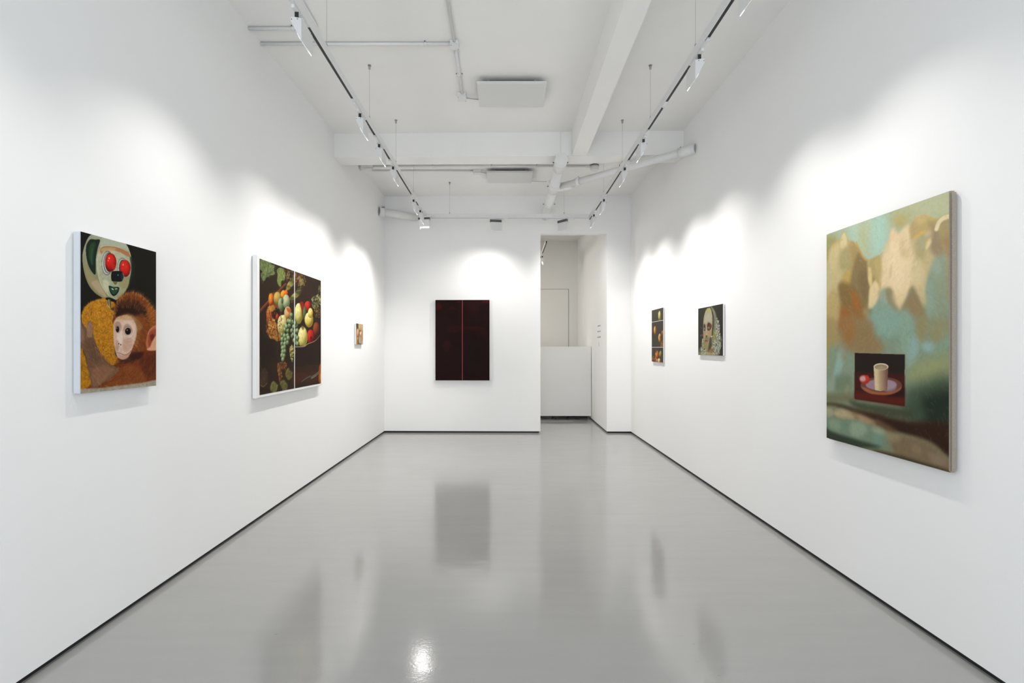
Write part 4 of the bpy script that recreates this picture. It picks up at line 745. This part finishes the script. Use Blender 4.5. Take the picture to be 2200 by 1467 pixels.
# ---------------------------------------------------------------- light tracks
ZT0, ZT1 = up(1.957), up(2.020)
TXL, TXR, TYB = -1.2085, 1.2775, 7.30
def rail_profile(): # (x, z) of the extrusion around a slot that opens downwards
    w, h, s, dp = .0128, ZT1 - ZT0, .0104, .045
    return [(-w, 0), (-s, 0), (-s, dp), (s, dp), (s, 0), (w, 0), (w, h), (.0, h + .001), (-w, h)]
def rail(b, L): # along local y from 0 to L
    n = len(rail_profile()); p = rail_profile()
    v = [(x, 0, z) for x, z in p] + [(x, L, z) for x, z in p]
    f = [(i, n + i, n + (i + 1) % n, (i + 1) % n) for i in range(n)]
    for o, fl in ((0, 0), (n, 1)):
        for q in ((0, 1, 2, 8), (2, 3, 6, 7, 8), (3, 4, 5, 6)):
            q = tuple(o + k for k in q); f.append(q[::-1] if fl else q)
    return b.add(v, f)
def track(label, loc, rz, L, wires, joints, off=0.):
    t = thing('light_track', label, 'light track', loc, rz, 'suspended light tracks')
    rail(MB(), L).build('rail', M['track'], t)
    MB().box(-.0102, .0102, .001, L - .001, .0035, .0445).build('slot', M['slot'], t)
    for jy in joints: MB().box(-.0100, .0100, jy, jy + .085, -.002, .003).tube((0, jy + .08, -.006), (0, jy + .08, .0), .010, .008, 12).build('joint', M['track'], t, .0015)
    for wy in wires:
        w = MB().tube((0, wy, .063 + .012), (0, wy, HC - ZT0 - .02), .0010, n=6).build('suspension_wire', M['wire'], t)
        MB().tube((0, wy, .063), (0, wy, .082), .0065, .0065, 12).tube((0, wy, .082), (0, wy, .094), .0065, .003, 12).build('wire_gripper', M['steel'], w)
        MB().tube((0, wy, HC - ZT0 - .004), (0, wy, HC - ZT0), .016, n=16).tube((0, wy, HC - ZT0 - .034), (0, wy, HC - ZT0 - .004), .009, .0105, 16).build('ceiling_cap', M['steel'], w)
    return t
YN = .3
track('left light track running along the room beside the left wall', (TXL, YN, ZT0), 0, 7.40 - YN, [y - YN for y in (1.22, 2.24, 3.26, 4.28, 5.31, 6.32)], [3.80 - YN])
track('right light track running along the room beside the right wall', (TXR, YN, ZT0), 0, 7.40 - YN, [y - YN for y in (1.22, 2.24, 3.26, 4.28, 5.31, 6.32)], [3.847 - YN])
track('short light track crossing the room near the back wall', (TXR - .03, TYB, ZT0), math.pi / 2, TXR - TXL - .06, [TXR - .03 - .877, TXR - .03 + .85], [])
track('short light track in the room beyond the opening', (.755, 9.05, ZT0), 0, 1.5, [1.1], [])

# ---------------------------------------------------------------- spotlights
_cache = {}
def spot_meshes(sg, yaw, hy):
    """sg -1: throws to local -x, +1: to local +x; hy: start of the head along the track"""
    k = (sg, round(yaw, 3), hy)
    if k in _cache: return _cache[k]
    R = lambda b: b
    def turn(b):
        cx, cy = 0, hy + .08; c, s_ = math.cos(yaw), math.sin(yaw)
        b.v = [(cx + (x - cx) * c - (y - cy) * s_, cy + (x - cx) * s_ + (y - cy) * c, z) for x, y, z in b.v]; return b
    P = lambda pts: [(sg * x, z) for x, z in pts]
    out = []
    ad = MB().box(-.0112, .0112, 0, .265, -.007, .003); out.append(('adapter', 'white', ad, .001))
    out.append(('lock_knob', 'white', MB().tube((0, -.022, -.018), (0, -.022, .002), .013, .008, 14).box(-.007, .007, -.03, 0, -.008, .002), 0))
    arm = turn(MB().box(-.0085, .0085, hy - .03, hy + .10, -.028, -.008).tube((0, hy + .08, -.03), (0, hy + .08, -.004), .009, n=14)); out.append(('arm', 'track', arm, 0))
    full = hy < .08                       # heads seen from behind show the whole heat sink
    L_ = .160 if full else .052
    fin = MB().box(*sorted((sg * (-.0320 if full else -.0195), sg * .0030)), hy + .002, hy + L_ - .002, -.063, -.031)
    out.append(('heat_sink', 'finback', turn(fin), 0))
    for i in range(7 if full else 5):
        st = (L_ - .004) / 6 if full else .0095
        out.append(('cooling_fin', 'fin' if full else 'track', turn(MB().box(*sorted((sg * (-.0342 if full else -.0212), sg * (.0045 if full else .0040))), hy + i * st + (0 if full else .0045), hy + i * st + (.019 if full else .0080), -.064, -.029)), 0))
    if not full: out.append(('driver_bar', 'track', turn(MB().box(*sorted((sg * -.0150, sg * .0020)), hy + L_, hy + .19, -.050, -.030)), .001))
    head = MB().ext_y(P([(-.0365, -.068), (.012, -.059), (.0235, -.062), (.0275, -.072), (.026, -.083), (-.0285, -.187), (-.0335, -.191), (-.0365, -.188)]), hy, hy + .160)
    out.append(('lamp_head', 'white', turn(head), .0012))
    ln = MB().ext_y(P(([(-.0160, -.1640), (-.0146, -.1630)] if hy < .08 else [(-.0070, -.1470), (-.0056, -.1460)]) + [(-.0215, -.1775), (-.0231, -.1765)]), hy + .012, hy + .148)
    ln.ext_y(P([(-.0325, -.186), (-.0280, -.186), (-.0300, -.1925), (-.0325, -.1925)]), hy + (.150 if full else .112), hy + .154)
    out.append(('lens', 'glow', turn(ln), 0))
    for x, z in ((.0195, -.0745), (-.0140, -.0735)): out.append(('screw', 'screw', turn(MB().tube((sg * x, hy - .0012, z), (sg * x, hy + .003, z), .0028, n=8)), 0))
    _cache[k] = [(n, b.mesh(n, M[m], bv)) for n, m, b, bv in out]; return _cache[k]
def spotlight(label, loc, sg, base=0., yaw=0., hy=.09, aim=None, power=None, size=SPOTSZ, blend=1.0, group='white spotlights on the suspended tracks', rad=.045, col=(1, .975, .94), lampoff=.035):
    t = thing('spotlight', label, 'spotlight', loc, base, group)
    for n, me in spot_meshes(sg, yaw, hy): link(n, me, t)
    if power:
        l = bpy.data.lights.new('lamp', 'SPOT'); l.energy = power; l.spot_size = math.radians(size); l.spot_blend = blend; l.shadow_soft_size = rad; l.color = col
        o = bpy.data.objects.new('lamp', l); COL.objects.link(o)
        cy = hy + .08; x, y = sg * lampoff, 0.02; c, s_ = math.cos(yaw), math.sin(yaw)
        p = Vector((x * c - y * s_, cy + x * s_ + y * c, -.15)); mw = Matrix.Rotation(base, 4, 'Z'); wp = Vector(loc) + mw @ p
        o.parent = t; o.location = p; d_ = mw.inverted() @ (Vector(aim) - wp)
        o.rotation_euler = d_.to_track_quat('-Z', 'Y').to_euler()
    return t
AZ = AIMZ
for s_, lab, y, pw, az in (
    (-1, 'spotlight over the monkey painting, nearest one in view on the left track', 2.68, .64, AZ), (-1, 'second spotlight on the left track, just before the fruit painting', 3.88, .7, AZ),
    (-1, 'third spotlight on the left track, above the middle of the fruit painting', 4.48, .75, AZ), (-1, 'fourth spotlight on the left track, just past the ceiling beam', 5.045, 1.05, AZ),
    (-1, 'fifth spotlight on the left track, above the tiny figure painting', 6.186, 1.3, AZ), (-1, 'sixth spotlight on the left track, facing the left wall near the corner', 6.67, 1.25, AZ),
    (-1, 'unseen spotlight added on the left track to light the near wall', 1.25, .5, AZ),  # out of view, added to light the near left wall
    (1, 'spotlight at the top edge of the photo, nearest on the right track', 2.33, .5, AZ), (1, 'second spotlight on the right track, beyond the big cloud painting', 3.08, .66, AZ),
    (1, 'spotlight on the right track in front of the ceiling beam', 4.368, .9, AZ), (1, 'spotlight on the right track where the slanting pipe branch crosses it', 5.073, 1.05, AZ),
    (1, 'spotlight on the right track, last but one before the back wall', 6.173, 1.25, AZ), (1, 'last spotlight on the right track, by the crossing track', 6.886, 1.25, AZ),
    (1, 'unseen spotlight added on the right track to light the near wall', 1.05, .28, AZ)):  # out of view, added to light the near right wall
    X = TXL if s_ < 0 else TXR; W = XL if s_ < 0 else XR
    spotlight(lab, (X, y, ZT0), s_, power=PW * pw, aim=(W, y + .17 - .12, az), rad=.10 if y > 6.8 else .028)
# the one turned towards the viewer, and the two on the crossing track
spotlight('glowing spotlight at the end of the left track, turned towards the viewer', (TXL, 7.01, ZT0), -1, yaw=math.radians(82), hy=.06, power=PW * .17, aim=(-1.2, 4.6, .0), size=100, rad=.12)
spotlight('spotlight on the crossing track, facing the dark red painting', (.0, TYB, ZT0), 1, base=math.pi / 2, hy=.07, yaw=math.radians(10), power=PW * .72, aim=(-.72, 7.98, AZ), size=134)
spotlight('spotlight on the crossing track, turned towards the opening', (1.00, TYB, ZT0), 1, base=math.pi / 2, hy=.05, yaw=math.radians(-48), power=PW * .5, aim=(1.45, 8.6, 1.2), size=120)
spotlight('small spotlight in the room beyond, half hidden by the left edge of the opening', (.755, 10.05, ZT0), -1, hy=.09, power=PW * .25, aim=(.2, 10.6, 0), size=100, lampoff=.05)

# fill light added to brighten the room beyond, unseen behind the back wall
fl = bpy.data.lights.new('passage_fill', 'AREA'); fl.shape = 'RECTANGLE'; fl.size = 1.2; fl.size_y = .6; fl.energy = FARP; fl.color = (1, .97, .90)
flo = bpy.data.objects.new('passage_fill', fl); COL.objects.link(flo); flo.location = (-.9, 9.6, 3.2); flo.rotation_euler = (0, math.radians(-25), 0)

# ---------------------------------------------------------------- infrared ceiling panels
for lab, y0, y1 in (('near white square ceiling panel hanging in front of the cross beam', 4.455, 4.886), ('far white square ceiling panel hanging behind the cross beam', 6.71, 7.14)):
    t = thing('ceiling_panel', lab, 'ceiling panel', (.053, y0, up(2.43)), 0, 'flat panels under the ceiling')
    MB().box(-.323, .323, 0, y1 - y0, 0, .028).build('panel', M['panel'], t, .002)
    for x in (-.22, .22):
        for y in (.08, y1 - y0 - .08): MB().box(x - .012, x + .012, y - .02, y + .02, .028, .07).build('bracket', M['steel'], t)
    MB().box(-.29, .29, .03, y1 - y0 - .03, .028, .040).build('gap_shade_sheet', M['black'], t)  # black sheet standing in for the shade between panel and ceiling

# ---------------------------------------------------------------- conduits, boxes and pipes under the ceiling
CZ = HC - .014
def conduit(lab, pts, r=.0125, clamps=(), group='white surface conduits on the ceiling'):
    t = thing('conduit', lab, 'conduit', pts[0], 0, group); o = Vector(pts[0])
    P = []
    V = [Vector(p) for p in pts]
    for i, p in enumerate(V):
        if 0 < i < len(V) - 1:
            a = (V[i - 1] - p).normalized(); b = (V[i + 1] - p).normalized(); R_ = .05
            for q in (0, .25, .5, .75, 1): P.append((p + a * R_) * (1 - q) ** 2 + p * 2 * q * (1 - q) + (p + b * R_) * q * q - o)
        else: P.append(p - o)
    MB().path(P, r, 12).build('tube', M['white2'], t)
    for c, ax in clamps:
        c = Vector(c) - o; d_ = Vector((1, 0, 0)) if ax == 'x' else Vector((0, 1, 0)); w = Vector((0, 1, 0)) if ax == 'x' else Vector((1, 0, 0))
        b = MB().tube(c - d_ * .01, c + d_ * .01, r + .004, n=14)
        lo = c - w * .032 - d_ * .009; hi = c + w * .032 + d_ * .009; b.box(lo.x, hi.x, lo.y, hi.y, .014 - .004, .014)
        k = b.build('clamp', M['white2'], t)
        for g in (-.026, .026): MB().tube(c + w * g + Vector((0, 0, .004)), c + w * g + Vector((0, 0, .011)), .004, n=8).build('screw', M['screw'], k)
    return t
conduit('near white conduit from the left wall that turns forward above the left track', [(XL, 3.767, CZ), (-1.466, 3.767, CZ), (-1.466, 1.0, CZ)], clamps=[((-1.66, 3.767, CZ), 'x')])
conduit('white conduit from the left wall to the junction box above the near panel', [(XL, 3.957, CZ), (-.455, 3.957, CZ)], clamps=[((-.66, 3.957, CZ), 'x')])
conduit('white conduit running forward from the junction box along the ceiling centre', [(-.42, 3.92, CZ), (-.40, 1.0, CZ)], clamps=[((-.41, 2.6, CZ), 'y')])
conduit('short white conduit between the two junction boxes left of the near panel', [(-.418, 3.99, CZ), (-.428, 4.72, CZ)], clamps=[((-.426, 4.40, CZ), 'y')])
conduit('long white conduit across the ceiling just behind the cross beam', [(-1.812, 6.62, CZ), (1.085, 6.62, CZ)], r=.014, clamps=[((-1.0, 6.62, CZ), 'x'), ((-.2, 6.62, CZ), 'x'), ((.42, 6.62, CZ), 'x')])
conduit('second white conduit behind the beam, ending at the far panel box', [(-1.90, 6.66, CZ), (-1.90, 6.80, CZ), (-.46, 6.80, CZ)], r=.013)
def jbox(lab, c, sx, sy, sz, group='white junction boxes on the ceiling'):
    t = thing('junction_box', lab, 'junction box', c, 0, group)
    MB().box(-sx / 2, sx / 2, -sy / 2, sy / 2, -sz, 0).build('box_body', M['white2'], t, .003); MB().box(-sx / 2 - .002, sx / 2 + .002, -sy / 2 - .002, sy / 2 + .002, -sz - .005, -sz).build('cover', M['white2'], t, .001)
    for x, y in ((-1, -1), (1, 1)): MB().tube((x * sx * .38, y * sy * .38, -sz - .0065), (x * sx * .38, y * sy * .38, -sz - .003), .0035, n=8).build('screw', M['screw'], t)
jbox('small junction box where the ceiling conduits meet, nearest in view', (-.42, 3.957, HC), .07, .075, .036)
jbox('junction box just left of the near ceiling panel', (-.435, 4.775, HC), .085, .10, .04)
jbox('flat junction box left of the far ceiling panel', (-.405, 6.80, HC), .11, .08, .05)
jbox('long junction box on the left wall end of the conduit behind the beam', (-1.90, 6.62, HC), .17, .06, .05)
t = thing('smoke_detector', 'round white ceiling detector at the right end of the conduit', 'smoke detector', (1.21, 6.62, HC))
MB().tube((0, 0, -.012), (0, 0, 0), .062, n=28).build('base', M['fin'], t); MB().tube((0, 0, -.070), (0, 0, -.012), .052, .060, 28).build('housing', M['track'], t); MB().box(-.12, -.05, -.012, .012, -.03, -.008).build('cable_gland', M['white2'], t)
for lab, a, b in (('thin cable from the junction box to the near ceiling panel', (-.392, 4.78, HC - .03), (-.26, 4.80, HC - .035)), ('thin cable from the flat junction box to the far panel', (-.35, 6.80, HC - .03), (-.26, 6.82, HC - .04)), ('thin cable from the far panel towards the big pipe', (.37, 7.12, HC - .045), (.60, 7.14, HC - .045))):
    t = thing('cable', lab, 'cable', a, 0, 'thin panel cables'); MB().path([(0, 0, 0), tuple((Vector(b) - Vector(a)) * .5 + Vector((0, 0, -.003))), tuple(Vector(b) - Vector(a))], .0035, 8).build('cord', M['wire'], t)
PZ, PR, PX0, PX1 = up(2.15), .066, .632, .650
px = lambda y: PX0 + (PX1 - PX0) * (y - 5.5) / 2.5
t = thing('drain_pipe', 'large white ceiling pipe running through the back wall, with a branch to the right wall', 'pipe', (px(5.5), 5.5, PZ))
pp = lambda y, dz=0: (px(y) - px(5.5), y - 5.5, dz)
MB().tube(pp(5.508), pp(9.2), PR - .004, n=36).build('tube', M['white2'], t)
for a, b, r in ((5.50, 5.79, PR + .006), (6.30, 6.59, PR + .006), (7.19, 7.25, PR + .006)): MB().tube(pp(a), pp(b), r, n=36).build('collar', M['white2'], t)
for y in (5.60, 6.42, 7.22):
    k = MB().tube((pp(y)[0], pp(y)[1] - .011, 0), (pp(y)[0], pp(y)[1] + .011, 0), PR + .009, n=36).box(pp(y)[0] - .006, pp(y)[0] + .006, pp(y)[1] - .006, pp(y)[1] + .006, PR, HC - PZ).build('hanger', M['white2'], t)
    MB().tube((pp(y)[0] - PR - .026, pp(y)[1], -.005), (pp(y)[0] - PR, pp(y)[1], -.005), .007, n=10).tube((pp(y)[0] + PR, pp(y)[1], -.005), (pp(y)[0] + PR + .022, pp(y)[1], -.005), .007, n=10).build('bolt', M['fin'], k)
bo = Vector((.70 - px(5.5), 6.47 - 5.5, 0))
E = Vector((XR - .70, 5.22 - 6.47, .0))
br = MB().tube(bo, bo + E, .040, n=28).build('branch_tube', M['white2'], t)
MB().path([tuple(bo + Vector(q)) for q in ((-.03, -.02, 0), (.03, .0, 0), (.10, -.045, 0), (.17, -.11, 0))], .056, 26).build('branch_elbow', M['white2'], t)
for p_, q_, r_ in ((.16, .19, .052), (.90, 1.0, .053)): MB().tube(bo + E * p_, bo + E * q_, r_, n=28).build('collar', M['white2'], br)
for f_ in (.175, .5, .91): MB().box(bo.x + E.x * f_ - .003, bo.x + E.x * f_ + .003, bo.y + E.y * f_ - .003, bo.y + E.y * f_ + .003, .035, .066).build('bolt', M['screw'], br)
t = thing('corner_pipe', 'thick white pipe crossing the back left corner under the ceiling', 'pipe', (XL, 7.62, PZ))
F_ = Vector((-1.46 - XL, 8.016 - 7.62, 0)); MB().tube((0, 0, 0), F_, .060, n=30).build('tube', M['white2'], t); MB().tube((0, 0, 0), F_ * .12, .072, n=30).build('collar', M['white2'], t)
MB().box(.05, .10, -.01, .0, .062, .070).build('bolt', M['screw'], t)
